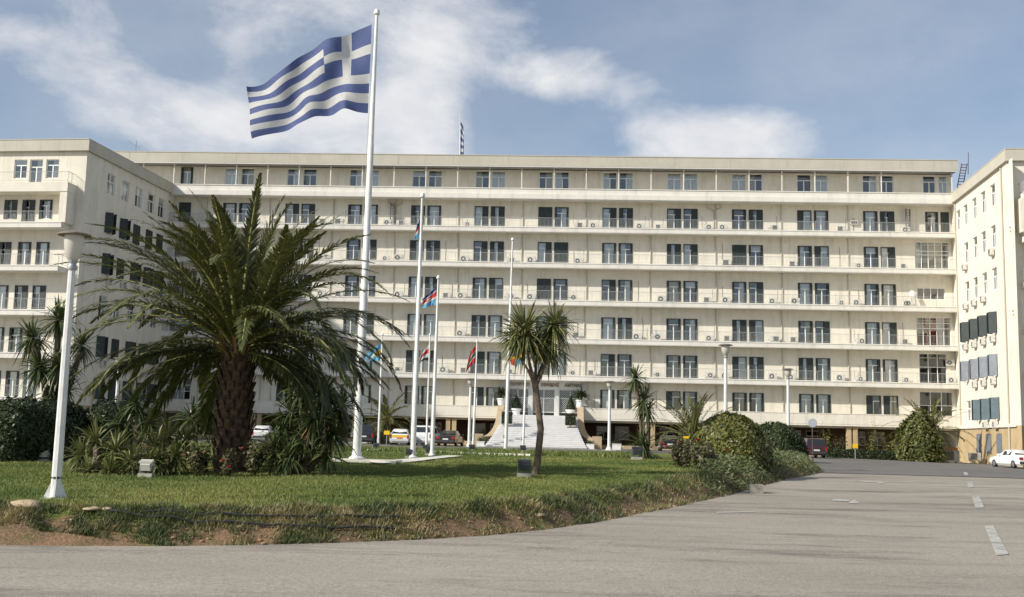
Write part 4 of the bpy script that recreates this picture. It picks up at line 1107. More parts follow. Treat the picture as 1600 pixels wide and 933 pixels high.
flag_grid('flag', [(683.5, 446), (678, 451), (672, 457), (666, 462), (660, 468)], [(681, 476), (676, 477), (671, 479), (665, 481), (660, 482)], p3.y, 20, 18, lambda u, v: (0 if v < .20 else 1 if v < .28 else 2 if v < .58 and not (.45 < u < .7 and .38 < v < .50) else 1 if v < .66 else 3 if not .42 < u < .52 else 0), [FNAVY, FWHITE, FRED, FSKY], .08, 5, 'navy, red and pale blue flag flying from the mid height pole', 'flags')
flag_grid('flag', [(671.5, 537), (666, 543), (660, 551), (655, 561)], [(669.5, 564), (665, 563), (660, 564), (655, 568)], p4.y, 14, 15, lambda u, v: (0 if v < .22 else 1 if v < .52 else 0 if v < .82 else 2), [FWHITE, FRED, FBLK], .08, 6, 'red, white and black flag on a thin pole', 'flags')
flag_grid('flag', [(597, 534), (589, 541), (580, 549), (567, 559)], [(594, 564), (587, 564), (580, 563), (572, 566)], p5.y, 16, 16, lambda u, v: (0 if v < .40 else 1 if v < .68 else 0) if u < .5 else (2 if abs(u - v) < .07 else 0), [FSKY, FYEL, FWHITE], .08, 7, 'pale blue flag with a yellow band on a thin pole', 'flags')
flag_grid('flag', [(744.5, 538), (740, 544), (735, 553), (731, 563)], [(743, 566), (739, 568), (734, 574), (728, 582)], p6.y, 14, 16, lambda u, v: (0 if v < .30 else 1 if v < .36 else 2 if v < .60 else 1 if v < .66 else 0), [FRED, FWHITE, FGREEN], .08, 8, 'red and dark green flag on the thin pole left of the stairs', 'flags')
flag_grid('flag', [(822, 545), (816, 549), (808, 552), (796, 559)], [(821, 566), (815, 566), (807, 572), (798, 569)], p8.y, 14, 14, lambda u, v: (0 if v < .5 else 1) if u < .35 else (2 if v < .6 else 1) if u < .7 else (2 if v < .35 else 0), [FRED, FSKY, FYEL], .08, 9, 'red, yellow and blue flag partly behind the forked tree', 'flags')
rp0 = P(719, 242, 116); rp1 = P(719, 181, 116)
flagpole('thin flagpole on the main roof with a drooping striped flag', (rp0.x, 116, 29.3), rp1, .06, .035)
flag_grid('flag', [(719.6, 190), (721, 192), (723, 196), (725, 204)], [(719.5, 242), (721, 243), (723, 243), (724.5, 241)], 116, 8, 27, lambda u, v: 0 if int(v * 9) % 2 == 0 else 1, [FBLUE, FWHITE], .05, 10, 'small drooping blue and white striped flag on the main roof', 'flags')
# pale path from the plinth to the kerb
pth = [(GL(575, 724), GL(590, 727)), (GL(620, 721), GL(640, 724)), (GL(655, 717.5), GL(675, 719.5)), (GL(700, 713), GL(722, 714.3))]
mb = MB()
for (a, b_), (c, d) in zip(pth, pth[1:]):
    q = [gz(v) + Vector((0, 0, .05)) for v in (a, b_, d, c)]; mb.quad(*q)
structure(mb.build('garden_path', M_whitest))
def kerb(name, pxs, f, w, h, m, n=6, kind=True):
    pts = []
    base = [f(*p) for p in pxs]
    for a, b_ in zip(base, base[1:]):
        for k in range(n): pts.append(a.lerp(b_, k / n))
    pts.append(base[-1]); mb = MB()
    for a, b_ in zip(pts, pts[1:]):
        d = (b_ - a); q = Vector((-d.y, d.x, 0)).normalized() * w / 2
        vs = [a - q, a + q, b_ + q, b_ - q]; mb.add([v - Vector((0, 0, .15)) for v in vs] + [v + Vector((0, 0, h)) for v in vs], [(4, 5, 6, 7)[::-1], (0, 1, 5, 4), (1, 2, 6, 5), (2, 3, 7, 6), (3, 0, 4, 7)])
    return structure(mb.build(name, m))
kerb('lawn_kerb', [(575, 705.5), (620, 706), (690, 708.5), (740, 711), (830, 713)], lambda x, y: gz(GL(x, y)), .25, .11, M_whitest)
kerb('pavement_kerb', [(1285, 713.8), (1340, 716), (1401, 718.5), (1455, 721), (1508, 723), (1600, 726.5)], G, .35, .12, M_whitest)
kerb('parking_kerb', [(395, 688.5), (430, 689.5), (500, 691), (560, 692.5), (625, 694)], G, .35, .10, M_whitest)

# ------------------------------------------------------------------ vegetation kit
def unit(v): return v / np.maximum(np.linalg.norm(v, axis=-1, keepdims=True), 1e-9)
def frond_mesh(name, L, az, e0, bend, nl, ll, lw, r, vee=.5, twist=0.0, val=.35, mats=None, droop=.25, twk=0.0, plum=.14, ex=1.35):
    """arching date palm frond: midrib tube plus rows of leaflets; root at the origin"""
    ns = 14; s = np.linspace(0, 1, ns); el = e0 - bend * s ** ex; azs = az + twk * s
    d = np.stack([np.cos(el) * np.cos(azs), np.cos(el) * np.sin(azs), np.sin(el)], -1)
    pts = np.concatenate([[np.zeros(3)], np.cumsum((d[1:] + d[:-1]) / 2 * L / (ns - 1), 0)])
    # midrib as a 3 sided tube
    side = np.stack([-np.sin(azs), np.cos(azs), np.zeros(ns)], -1); up = np.cross(d, side)
    up = np.where(up[:, 2:3] < 0, -up, up); rad = (.045 * (1 - s) ** .8 + .008) * L / 4
    ring = [pts + side * rad[:, None], pts + up * rad[:, None] * .7, pts - side * rad[:, None]]
    V = [np.stack(ring, 1).reshape(-1, 3)]; F = []
    for i in range(ns - 1):
        for j in range(3):
            a, b, c, e = i * 3 + j, i * 3 + (j + 1) % 3, (i + 1) * 3 + (j + 1) % 3, (i + 1) * 3 + j; F += [(a, b, c), (a, c, e)]
    F = [np.array(F)]; A = [np.full(len(F[0]), .5)]; Mi = [np.ones(len(F[0]), int)]; off = len(V[0])
    for sg in (-1, 1):
        t = np.linspace(.10, .995, nl) + r.normal(0, .004, nl); t = np.clip(t, .05, 1)
        base = np.stack([np.interp(t, s, pts[:, k]) for k in range(3)], -1)
        dd = unit(np.stack([np.interp(t, s, d[:, k]) for k in range(3)], -1)); sd = np.stack([np.interp(t, s, side[:, k]) for k in range(3)], -1); uu = unit(np.cross(dd, sd)); uu = np.where(uu[:, 2:3] < 0, -uu, uu)
        fa = .95 - .55 * t + r.normal(0, .07, nl); ve = vee + r.normal(0, plum, nl)
        ldir = unit(dd * np.cos(fa)[:, None] + (sd * sg * np.cos(ve)[:, None] + uu * np.sin(ve)[:, None]) * np.sin(fa)[:, None])
        len_ = ll * (np.sin(PI * np.clip(t * .86 + .12, 0, 1)) ** .7) * r.uniform(.82, 1.1, nl)
        g = np.array([0, 0, -1.0])
        mid = base + ldir * (len_ * .5)[:, None] + g * (droop * .12 * len_)[:, None]; tip = base + ldir * len_[:, None] * .97 + g * (droop * .5 * len_)[:, None]
        wv = unit(np.cross(ldir, uu)) * (lw * .5); wv = unit(np.cross(ldir, uu)) * lw * .5
        Vb = np.stack([base - wv * .5, base + wv * .5, mid - wv, mid + wv, tip], 1).reshape(-1, 3)
        k = np.arange(nl) * 5 + off; Fb = np.concatenate([np.stack([k, k + 1, k + 3], -1), np.stack([k, k + 3, k + 2], -1), np.stack([k + 2, k + 3, k + 4], -1)])
        a = np.clip(val + r.normal(0, .12, nl), 0, 1); A.append(np.tile(a, 3)); Mi.append(np.zeros(3 * nl, int)); V.append(Vb); F.append(Fb); off += len(Vb)
    return np_mesh(name, np.concatenate(V), np.concatenate(F), mats or [M_frond, M_rachis], attr=np.concatenate(A), midx=np.concatenate(Mi))

def palm_trunk(h, r0, r1, rows, per, seed, boot=.16):
    r = random.Random(seed); mb = MB()
    mb.tube([(0, 0, -.1), (0, 0, h * .25), (0, 0, h * .6), (0, 0, h)], [r0 * .85, r0 * .8, r1 * .85, r1 * .8], 16)
    for i in range(rows):
        for j in range(per):
            a = 2 * PI * (j + .5 * (i % 2)) / per + r.uniform(-.06, .06); z = h * (i + .2) / rows; t = i / rows; rad = (r0 * (1 - t) + r1 * t) * .82
            c, s_ = math.cos(a), math.sin(a); o = Vector((c, s_, 0)); q = Vector((-s_, c, 0)); w = PI * rad / per * 1.05; hh = h / rows * 1.25; b = boot * r.uniform(.7, 1.3)
            p = o * rad + Vector((0, 0, z))
            vs = [p - q * w, p + q * w, p + q * w * .75 + Vector((0, 0, hh)) + o * b * .75, p - q * w * .75 + Vector((0, 0, hh)) + o * b * .75, p + o * b * .55 + Vector((0, 0, hh * .45)) - Vector((0, 0, 0)), p + o * (b * .2) + Vector((0, 0, hh * 1.05))]
            mb.add(vs, [(0, 1, 4), (1, 2, 4), (2, 3, 4), (3, 0, 4), (3, 2, 5)])
    return mb
def date_palm(label, base, th, r0, n, L, seed, ll=.5, lw=.035, nl=62, rows=12, per=11, emin=-45, emax=86, trunk=True, pot=None, group=None, spread=1.0, prune=False, plum=.25, ex=1.5):
    t = thing('date_palm', label, 'palm', base, 0, group); r = np.random.default_rng(seed)
    if trunk:
        palm_trunk(th, r0, r0 * .92, rows, per, seed).build('trunk', M_trunk, t)
        # dry leaf bases below the crown
        hb = MB(); rr = random.Random(seed)
        for i in range(70):
            a = rr.uniform(0, 6.28); z = th + rr.uniform(-.35, .45); rad = r0 * rr.uniform(.6, 1.0); o = Vector((math.cos(a), math.sin(a), 0)); q = Vector((-o.y, o.x, 0)) * .045; l = rr.uniform(.3, .6); e = rr.uniform(.3, 1.2)
            p = o * rad + Vector((0, 0, z)); tp = p + (o * math.cos(e) + Vector((0, 0, math.sin(e)))) * l; hb.add([p - q, p + q, tp + q * .6, tp - q * .6], [(0, 1, 2, 3)])
        hb.build('dry_leaf_base', M_dead, t)
    g = PI * (3 - math.sqrt(5))
    for i in range(n):
        u = (i + .5) / n; e = R(emax) - (R(emax) - R(emin)) * u ** .85 + r.normal(0, .07); az = i * g + r.normal(0, .15)
        Lf = L * (.80 + .22 * math.sin(PI * min(1, u * 1.1))) * r.uniform(.88, 1.08)
        bend = (.55 + .75 * min(1, u * 1.6)) * r.uniform(.65, 1.35) * spread
        dfront = abs((az + PI / 2 + PI) % (2 * PI) - PI)       # angle away from the road side, where old fronds are cut back
        if prune and u > .60 and dfront < .75: continue
        if prune and u > .60 and dfront > 2.5: bend *= .6
        if prune and u > .72: bend = min(bend, 1.0); Lf *= .92
        v = np.clip(.50 - .28 * u + r.normal(0, .10), 0, 1)
        me = frond_mesh('frond', Lf, az, e, bend, nl, ll, lw, r, vee=.50 - .30 * u, val=v, droop=.25 + .55 * u, twk=r.normal(0, .25), plum=plum, ex=ex)
        rad = r0 * .45 if trunk else .08
        inst('frond', me, t, (math.cos(az) * rad, math.sin(az) * rad, th - .15 + .45 * (1 - u) + (.0 if trunk else .1)))
    return t

def rosette(center, axis, n, L, W, r, spread=(-.55, 1.5), sag=.55, curl=.0, val=.35):
    """sword leaves radiating from a head; returns V, F, A"""
    ax = np.array(axis, float); ax /= np.linalg.norm(ax)
    ref = np.array([1, 0, 0]) if abs(ax[0]) < .8 else np.array([0, 1, 0]); e1 = np.cross(ax, ref); e1 /= np.linalg.norm(e1); e2 = np.cross(ax, e1)
    u = (np.arange(n) + .5) / n; el = spread[1] - (spread[1] - spread[0]) * u ** .8 + r.normal(0, .12, n); az = np.arange(n) * 2.39996 + r.normal(0, .2, n)
    d = ax * np.sin(el)[:, None] + (e1 * np.cos(az)[:, None] + e2 * np.sin(az)[:, None]) * np.cos(el)[:, None]
    Ln = L * r.uniform(.55, 1.12, n) * (1 - .25 * np.clip(u - .8, 0, 1)); g = np.array([0, 0, -1.0]); c = np.array(center, float)
    b = c + d * .05; sg = sag * r.uniform(.4, 1.3, n) * (.35 + .65 * np.cos(el).clip(0, 1))
    m1 = b + d * (Ln * .4)[:, None] + g * (sg * Ln * .05)[:, None]; m2 = b + d * (Ln * .75)[:, None] + g * (sg * Ln * .22)[:, None]; tp = b + d * (Ln * .98)[:, None] + g * (sg * Ln * .50)[:, None]
    wv = unit(np.cross(d, np.array([0, 0, 1.0]) + d * .01 + r.normal(0, .25, (n, 3)))) * (W * .5)
    V = np.stack([b - wv * .6, b + wv * .6, m1 - wv, m1 + wv, m2 - wv * .8, m2 + wv * .8, tp], 1).reshape(-1, 3); k = np.arange(n) * 7
    F = np.concatenate([np.stack(q, -1) for q in ((k, k + 1, k + 3), (k, k + 3, k + 2), (k + 2, k + 3, k + 5), (k + 2, k + 5, k + 4), (k + 4, k + 5, k + 6))])
    A = np.tile(np.clip(val + r.normal(0, .22, n), 0, 1), 5); return V, F, A
def leaf_part(parent, name, parts, m, kind='stuff'):
    V, F, A = [], [], []; o = 0
    for v, f, a in parts: V.append(v); F.append(f + o); A.append(a); o += len(v)
    return inst(name, np_mesh(name, np.concatenate(V), np.concatenate(F), m, attr=np.concatenate(A)), parent, kind=kind)
def yucca(name, label, cat, base, heads, stems, m, r, dead=True, trunk_r=.09, group=None):
    """heads: (center, axis, n, L, W); stems: list of point chains with radii"""
    t = thing(name, label, cat, base, 0, group)
    for ch, rd in stems: MB().tube(ch, rd, 8).build('trunk', M_bark, t, True)
    for c, ax, n, L, W in heads:
        leaf_part(t, 'leaf_head', [rosette(c, ax, int(n * 1.0), L * 1.06, W * 1.1, r, (-.95, 1.5), .85)], m)
        if dead:
            dn = max(6, n // 12); c2 = (c[0] - ax[0] * .15, c[1] - ax[1] * .15, c[2] - .12)
            leaf_part(t, 'dead_leaf_skirt', [rosette(c2, ax, dn, L * .75, W, r, (-1.35, -.6), .9)], M_dead)
    return t
def shell_leaves(n, fn, size, r, aspect=.55, jit=.25):
    """leaf quads scattered on a closed surface: fn(n) -> points, normals"""
    p, nr = fn(n); q = unit(nr + r.normal(0, .55, p.shape)); ref = r.normal(0, 1, p.shape); a = unit(np.cross(q, ref)); b = np.cross(q, a)
    s = (size * r.uniform(.6, 1.3, n))[:, None]; p = p + nr * (r.normal(0, 1, n) * jit * size)[:, None]
    V = np.stack([p - a * s, p + b * s * aspect, p + a * s, p - b * s * aspect], 1).reshape(-1, 3)
    k = np.arange(n) * 4; F = np.stack([k, k + 1, k + 2, k + 3], -1); return V, F
def dome(label, base, rx, ry, h, n, leaf, m, seed, name='clipped_shrub', cat='shrub', zflat=.0, power=2.0, lump=.06, group=None, valscale=1.0, cone=False, jit=.5):
    t = thing(name, label, cat, base, 0, group); r = np.random.default_rng(seed)
    off = r.random(3) * 50
    def surf(nn, shrink=1.0):
        u = r.random(nn); a = r.random(nn) * 2 * PI; z = u ** .85
        if cone: rad = (1 - z) ** .75 * (.55 + .45 * np.minimum(1, z / .25 + .55))
        else: rad = np.maximum(1 - z ** power, 0) ** (1 / power)
        lz = 1 + lump * (np.sin(a * 3 + off[0] + z * 5) + np.sin(a * 7 + off[1]) * .6 + np.sin(z * 11 + a * 5 + off[2]) * .6)
        p = np.stack([rx * rad * np.cos(a) * lz, ry * rad * np.sin(a) * lz, h * z * (1 + (lz - 1) * .5)], -1) * shrink
        nr = unit(np.stack([np.cos(a) * rad / rx, np.sin(a) * rad / ry, z / h], -1)); return p, nr
    V, F = shell_leaves(n, surf, leaf, r, jit=jit); val = np.clip(r.normal(.42, .28, n) * valscale, 0, 1)
    inst('foliage', np_mesh('foliage', V, F, m, attr=val), t, kind='stuff')
    # solid dark core, its colour standing in for shade between the leaves
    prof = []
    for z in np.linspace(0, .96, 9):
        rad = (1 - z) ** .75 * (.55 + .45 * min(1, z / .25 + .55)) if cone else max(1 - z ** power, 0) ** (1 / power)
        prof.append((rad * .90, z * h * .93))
    o = MB().lathe(prof, 20).build('dark_core', M_hedgein, t, True); o.scale = (rx, ry, 1); return t
def bush(label, base, rx, ry, h, n, leaf, m, seed, name='shrub', cat='shrub', flowers=(), group=None):
    """loose bush: leaves through the volume with stems and optional flowers"""
    t = thing(name, label, cat, base, 0, group); r = np.random.default_rng(seed)
    st = MB(); cl = []
    for i in range(10):
        a = r.random() * 6.28; e = Vector((math.cos(a) * rx * r.uniform(.2, .85), math.sin(a) * ry * r.uniform(.2, .85), h * r.uniform(.55, .95))); st.tube([(0, 0, 0), e * .5 + Vector((0, 0, h * .12)), e], [.02, .014, .006], 5); cl.append(np.array(e))
    st.build('stem', M_twig, t)
    cl = np.array(cl); k = r.integers(0, len(cl), n); f = r.uniform(.35, 1.05, n)[:, None]
    p = cl[k] * f + r.normal(0, 1, (n, 3)) * np.array([rx, ry, h]) * .17; p[:, 2] = np.clip(p[:, 2], .03, None); nr = unit(p - np.array([0, 0, h * .3]))
    V, F = shell_leaves(n, lambda q: (p, nr), leaf, r); inst('foliage', np_mesh('foliage', V, F, m, attr=np.clip(r.normal(.4, .25, n), 0, 1)), t, kind='stuff')
    for fx, fz, fm, fr in flowers:
        q = MB()
        for j in range(9):
            a = j * 2.4; c = Vector((math.cos(a), math.sin(a), .5 + .05 * j)) * fr * (1 - .06 * j); w = Vector((-math.sin(a), math.cos(a), 0)) * fr * .7
            q.add([Vector((0, 0, -fr * .4)), c * .9 - w, c * 1.15 + Vector((0, 0, fr * .2)), c * .9 + w], [(0, 1, 2, 3)])
        q.build('flower', fm, t, False, (fx, -ry * .8, fz))
    return t
def hedge_box(label, pts, w, h, n, leaf, m, seed, name='hedge'):
    """low clipped hedge along a line"""
    p0 = Vector(pts[0]); t = thing(name, label, 'hedge', p0); r = np.random.default_rng(seed)
    a, b = np.array(pts[0]), np.array(pts[-1]); d = b - a; L = np.linalg.norm(d); d = d / L; q = np.array([-d[1], d[0], 0]); q /= np.linalg.norm(q)
    s = r.random(n) * L; f = r.random(n); side = r.random(n) < .5
    y = np.where(side, -w / 2, (f - .5) * w); z = np.where(side, f * h, h); nr = np.where(side[:, None], -q[None], np.array([[0, 0, 1.0]]))
    P_ = d[None] * s[:, None] + q[None] * y[:, None]; P_[:, 2] += z + .05 * np.sin(s * 3 + seed)
    V, F = shell_leaves(n, lambda k: (P_, nr), leaf, r, jit=.5); inst('foliage', np_mesh('foliage', V, F, m, attr=np.clip(r.normal(.4, .25, n), 0, 1)), t, kind='stuff')
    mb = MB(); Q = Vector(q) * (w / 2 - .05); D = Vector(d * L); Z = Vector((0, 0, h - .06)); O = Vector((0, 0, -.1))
    mb.add([O - Q, O + Q, D + Q + O, D - Q + O, -Q + Z, Q + Z, D + Q + Z, D - Q + Z], [(4, 5, 6, 7), (0, 1, 5, 4), (1, 2, 6, 5), (2, 3, 7, 6), (3, 0, 4, 7)]); mb.build('dark_core', M_hedgein, t); return t  # solid box core, hedge's inner shade put into its colour
def at_lawn(px, py): return gz(GL(px, py))
def lawn_at(x, y): return Vector((x, y, float(zground(np.array([x]), np.array([y]))[0])))
def size_at(p, n): return n * (p.y * math.cos(YAW) - p.x * math.sin(YAW)) / FPX     # photo pixels -> metres at that place

# ------------------------------------------------------------------ the planting
pp = at_lawn(361, 737)
date_palm('huge date palm with a thick scaly trunk filling the left foreground', pp, size_at(pp, 190), size_at(pp, 31), 134, size_at(pp, 290), 21, ll=.60, lw=.056, nl=92, rows=13, per=12, emin=-15, emax=88, prune=True, plum=.26, ex=1.65, spread=1.18)
rv = np.random.default_rng(77)
def px_head(p, px, py, dy, rpx, n, ax=(0, 0, 1), W=.05):
    """a leaf head at a photo pixel, dy metres behind the plant's base"""
    q = P(px, py, p.y + dy) - p; return (tuple(q), ax, n, size_at(p, rpx), W)
# forked tree in the middle of the lawn
p = at_lawn(836, 742); s1 = size_at(p, 1)
def rel(p, px, py, dy=0.0): return P(px, py, p.y + dy) - p
hd = [px_head(p, 820, 520, 0, 60, 300, (-.25, -.1, 1), .045), px_head(p, 806, 527, -.3, 36, 90, (-.6, -.2, .7), .045), px_head(p, 866, 508, .1, 46, 230, (.2, 0, 1), .045), px_head(p, 858, 545, .4, 42, 150, (.5, .3, .7), .045), px_head(p, 842, 538, .2, 34, 90, (.1, .3, .7), .045)]
rt = s1 * 5.8
stm = [([(0, 0, -.05), rel(p, 840, 720), rel(p, 845, 670), rel(p, 840, 630), rel(p, 836, 598)], [rt * 1.15, rt * 1.0, rt * .95, rt * .9, rt * .95]),
       ([rel(p, 836, 602), rel(p, 829, 575, -.1), rel(p, 820, 535)], [rt * .7, rt * .45, rt * .4]), ([rel(p, 836, 602), rel(p, 826, 580, -.3), rel(p, 810, 555, -.3)], [rt * .6, rt * .35, rt * .3]),
       ([rel(p, 837, 602), rel(p, 850, 575, .1), rel(p, 864, 520, .1)], [rt * .7, rt * .45, rt * .4]), ([rel(p, 837, 602), rel(p, 845, 575, .3), rel(p, 857, 552, .4)], [rt * .6, rt * .35, rt * .3]), ([rel(p, 836, 602), rel(p, 837, 575, .2), rel(p, 838, 552, .2)], [rt * .6, rt * .35, rt * .3])]
yucca('cordyline_tree', 'slender forked tree with spiky leaf heads standing alone on the lawn', 'tree', p, hd, stm, M_cordy, rv)
# cordyline pair by the stairs
p = at_lawn(1006, 717)
yucca('cordyline_tree', 'tall double headed spiky plant right of the stairs', 'tree', p, [px_head(p, 993, 592, 0, 28, 130, (-.2, 0, 1), .05), px_head(p, 1006, 625, -.1, 32, 140, (.1, -.2, 1), .05), px_head(p, 1012, 642, .1, 26, 70, (.4, 0, .8), .05), px_head(p, 1005, 694, -.4, 42, 130, (0, 0, 1), .05)],
      [([(0, 0, 0), rel(p, 1004, 690), rel(p, 1001, 640), rel(p, 994, 600)], [.16, .14, .11, .09]), ([(.15, 0, 0), rel(p, 1012, 690), rel(p, 1013, 650)], [.12, .11, .09])], M_yucca, rv)
# yucca tree on the far left
p = at_lawn(75, 712)
hl = [px_head(p, 92, 500, 0, 42, 170, (.1, 0, 1), .05), px_head(p, 50, 528, .2, 38, 160, (-.3, 0, 1), .05), px_head(p, 128, 540, .3, 36, 90, (.3, 0, 1), .05), px_head(p, 62, 575, -.3, 42, 160, (-.3, -.3, .8), .05), px_head(p, 95, 570, -.3, 40, 160, (.2, -.3, .8), .05), px_head(p, 80, 615, -.2, 36, 80, (0, -.3, .8), .05), px_head(p, 105, 610, 0, 32, 60, (.3, 0, .6), .05)]
yucca('yucca_tree', 'tall many headed yucca behind the near lamp post', 'tree', p, hl, [([(0, 0, 0), rel(p, 82, 640), rel(p, 88, 560), rel(p, 92, 510)], [.2, .17, .13, .1]), ([(.0, 0, .4), rel(p, 70, 600), rel(p, 52, 540)], [.14, .12, .09]), ([(.1, 0, .4), rel(p, 105, 610), rel(p, 126, 550)], [.14, .12, .09])], M_yucca, rv)
# low yuccas left of the palm
p = at_lawn(150, 741)
hh = []
for px, py, rp in ((128, 712, 40), (150, 690, 44), (180, 705, 44), (205, 722, 40), (140, 735, 34), (172, 738, 36), (232, 722, 36)): hh.append(px_head(p, px, py, (735 - py) * .03, rp, 110, ((px - 160) * .008, -.25, .9), .045))
yucca('yucca_clump', 'low spreading clump of striped yuccas left of the palm trunk', 'shrub', p, hh, [([(0, 0, 0), rel(p, 150, 700, .8)], [.12, .08])], M_cordy, rv)
p = at_lawn(262, 742)
hh = [px_head(p, px, py, dy, rp, 100, ((px - 262) * .008, -.2, .9), .045) for px, py, dy, rp in ((250, 722, -.2, 36), (275, 715, .1, 38), (240, 700, .6, 40), (290, 690, .8, 44), (262, 680, 1.0, 40))]
yucca('yucca_clump', 'dark yucca clump at the left foot of the palm trunk', 'shrub', p, hh, [([(0, 0, 0), rel(p, 262, 690, 1)], [.12, .08])], M_cordy, rv)
p = at_lawn(215, 722)
hh = [px_head(p, px, py, 0, rp, 110, ((px - 212) * .01, -.1, 1), .055) for px, py, rp in ((212, 632, 46), (235, 660, 44), (190, 662, 40), (300, 655, 44), (328, 640, 38))]
yucca('yucca_clump', 'upright yucca group behind the low clump left of the palm', 'shrub', p, hh, [([(0, 0, 0), rel(p, 212, 640)], [.15, .1]), ([(.2, 0, 0), rel(p, 235, 665)], [.13, .09]), ([(-.1, 0, 0), rel(p, 190, 668)], [.12, .09]), ([(.4, 0, 0), rel(p, 300, 660)], [.15, .1])], M_yucca, rv)
# big dark yucca right of the palm
p = at_lawn(462, 742)
hh = [px_head(p, px, py, dy, rp, nn, ((px - 475) * .006, dy * -.1, 1), .05) for px, py, dy, rp, nn in ((475, 610, .3, 46, 120), (505, 618, 0, 44, 120), (530, 640, .3, 44, 110), (455, 645, .2, 44, 110), (490, 655, -.4, 44, 120), (520, 680, -.2, 42, 110), (440, 675, 0, 40, 100), (475, 690, -.3, 40, 90), (430, 705, -.3, 40, 100), (452, 715, -.6, 42, 120), (512, 712, -.2, 38, 90))]
yucca('yucca_clump', 'tall dark yucca thicket with orange dead leaves right of the palm trunk', 'shrub', p, hh, [([(0, 0, 0), rel(p, 470, 680, .2), rel(p, 478, 625, .3)], [.16, .13, .1]), ([(.1, 0, 0), rel(p, 495, 690), rel(p, 506, 630)], [.14, .12, .09]), ([(.15, 0, 0), rel(p, 505, 715), rel(p, 528, 655, .2)], [.14, .11, .09]), ([(-.1, 0, 0), rel(p, 445, 690)], [.13, .1])], M_yucca, rv)
# clipped hedges on the left
p = at_lawn(28, 722); dome('broad rounded dark hedge at the left edge', lawn_at(p.x - .6, p.y + 2.0), size_at(p, 72), 2.6, size_at(p, 95), 26000, .075, M_hedge, 31, power=3.2, cat='hedge', name='clipped_hedge')
p = at_lawn(145, 716); dome('dark rounded hedge between the near lamp post and the yuccas', lawn_at(p.x, p.y + 1.5), size_at(p, 52), 1.8, size_at(p, 85), 15000, .07, M_hedge, 32, power=2.6, cat='hedge', name='clipped_hedge')
# golden dome and dark dome on the right
p = at_lawn(1150, 727); dome('large golden green dome of clipped shrub on the right of the lawn', lawn_at(p.x, p.y + 2.2), size_at(p, 64), 2.2, size_at(p, 78), 24000, .085, M_hedgey, 33, power=2.0, lump=.05, valscale=.85)
dome('dark green dome shrub behind the golden dome', lawn_at(PX(1212, 77), 77), 2.0, 1.8, 2.2, 12000, .09, M_hedge, 34, power=2.0)
hp = at_lawn(1096, 722); hq = at_lawn(1140, 723); hedge_box('short low box hedge in front of the golden dome', [hp, hq], .8, .75, 5000, .05, M_hedge, 35)
# rosemary ground cover along the right tip of the island
def rosemary():
    n = 60000; pts = []
    X = rv.uniform(2, 18, n); Y = rv.uniform(34, 72, n); d = sdist(X, Y)
    xp = 886 + FPX * X / Y
    lim = 1095 + 60 * (fb(X, Y, .6) - .5)
    ok = (d > .05) & (xp > lim) & (Y < 72) & (d < 7); X, Y, d = X[ok], Y[ok], d[ok]; n = len(X)
    env = .35 * (1 - np.exp(-d * 2)) * (.6 + .8 * fb(X, Y, .9)) + .12; z = zground(X, Y, d) + env * rv.uniform(.15, 1, n)
    pts = np.stack([X, Y, z], -1); nr = unit(np.stack([rv.normal(0, .6, n), rv.normal(-.2, .6, n), np.ones(n)], -1))
    V, F = shell_leaves(n, lambda k: (pts, nr), .085, rv, .30); val = np.clip((fb(X, Y, 1.3) - .5) * 2 + .40 + rv.normal(0, .2, n), 0, 1)
    o = inst('rosemary_cover', np_mesh('rosemary_cover', V, F, M_rosem, attr=val)); tag(o, 'low shaggy green ground cover along the right tip of the island', 'ground cover', kind='stuff')
rosemary()
def verge():
    n = 40000; X = rg.uniform(-30, 5, n); Y = rg.uniform(56, 68.8, n); d = sdist(X, Y); ok = (d > .1) & (fb(X, Y, .8) > .40); X, Y, d = X[ok], Y[ok], d[ok]; n = len(X)
    o = blades('verge_plants', np.stack([X, Y, zground(X, Y, d)], -1), rg.uniform(.08, .28, n), .06, .8, M_grass, np.clip(fb(X, Y, .7) - .25 + rg.normal(0, .2, n), 0, 1)); tag(o, 'strip of longer green grass along the far edge of the lawn', 'grass', kind='stuff')
verge()
# rose bushes
for i, (px, py, wpx, hpx, lab, fl) in enumerate([
    (312, 744, 26, 52, 'rose bush with a pink bloom at the left foot of the palm trunk', [(-.35, .55, M_pink, .06)]),
    (352, 746, 22, 36, 'rose bush with two red blooms in front of the palm trunk', [(.05, .45, M_red, .06), (.22, .28, M_red, .06)]),
    (398, 744, 24, 54, 'leafy rose bush with a pale bloom between the palm trunk and the thicket', [(-.3, .75, M_pink, .06)])]):
    p = at_lawn(px, py); bush(lab, p, size_at(p, wpx), .55, size_at(p, hpx), 900, .05, M_rose, 40 + i, 'rose_bush', 'rose bush', fl)
for i, (px, py, wpx, hpx, lab, fl) in enumerate([
    (1068, 730, 24, 38, 'rose bush with coral blooms at the left end of the right hand shrubs', [(-.75, .75, M_pink, .10), (.45, 1.05, M_red, .08), (.8, .9, M_pink, .08)]),
    (1100, 734, 26, 36, 'brownish rose bush beside the lamp post and golden dome', [(.75, .75, M_red, .06)]),
    (1262 - 60, 722, 18, 30, 'thin reddish shrub between the golden dome and the ground cover', [])]):
    p = at_lawn(px, py); bush(lab, p, size_at(p, wpx), .8, size_at(p, hpx), 2600, .065, M_rose, 50 + i, 'rose_bush' if fl else 'shrub', 'rose bush' if fl else 'shrub', fl)
# palm in a white pot behind the golden dome
Yp = 92; x_ = PX(1083, Yp)
zb_ = float(zroad(x_, Yp)); pt = date_palm('young fountain shaped palm in a white pot behind the golden dome', (x_, Yp, zb_), 1.1, .12, 46, 5.2, 61, ll=.55, lw=.07, nl=34, emin=8, emax=84, trunk=False, spread=.8)
MB().lathe([(.35, 0), (.42, .05), (.5, .95), (.56, .97), (.56, 1.05), (.46, 1.06)], 14).build('pot', M_white, pt, True)
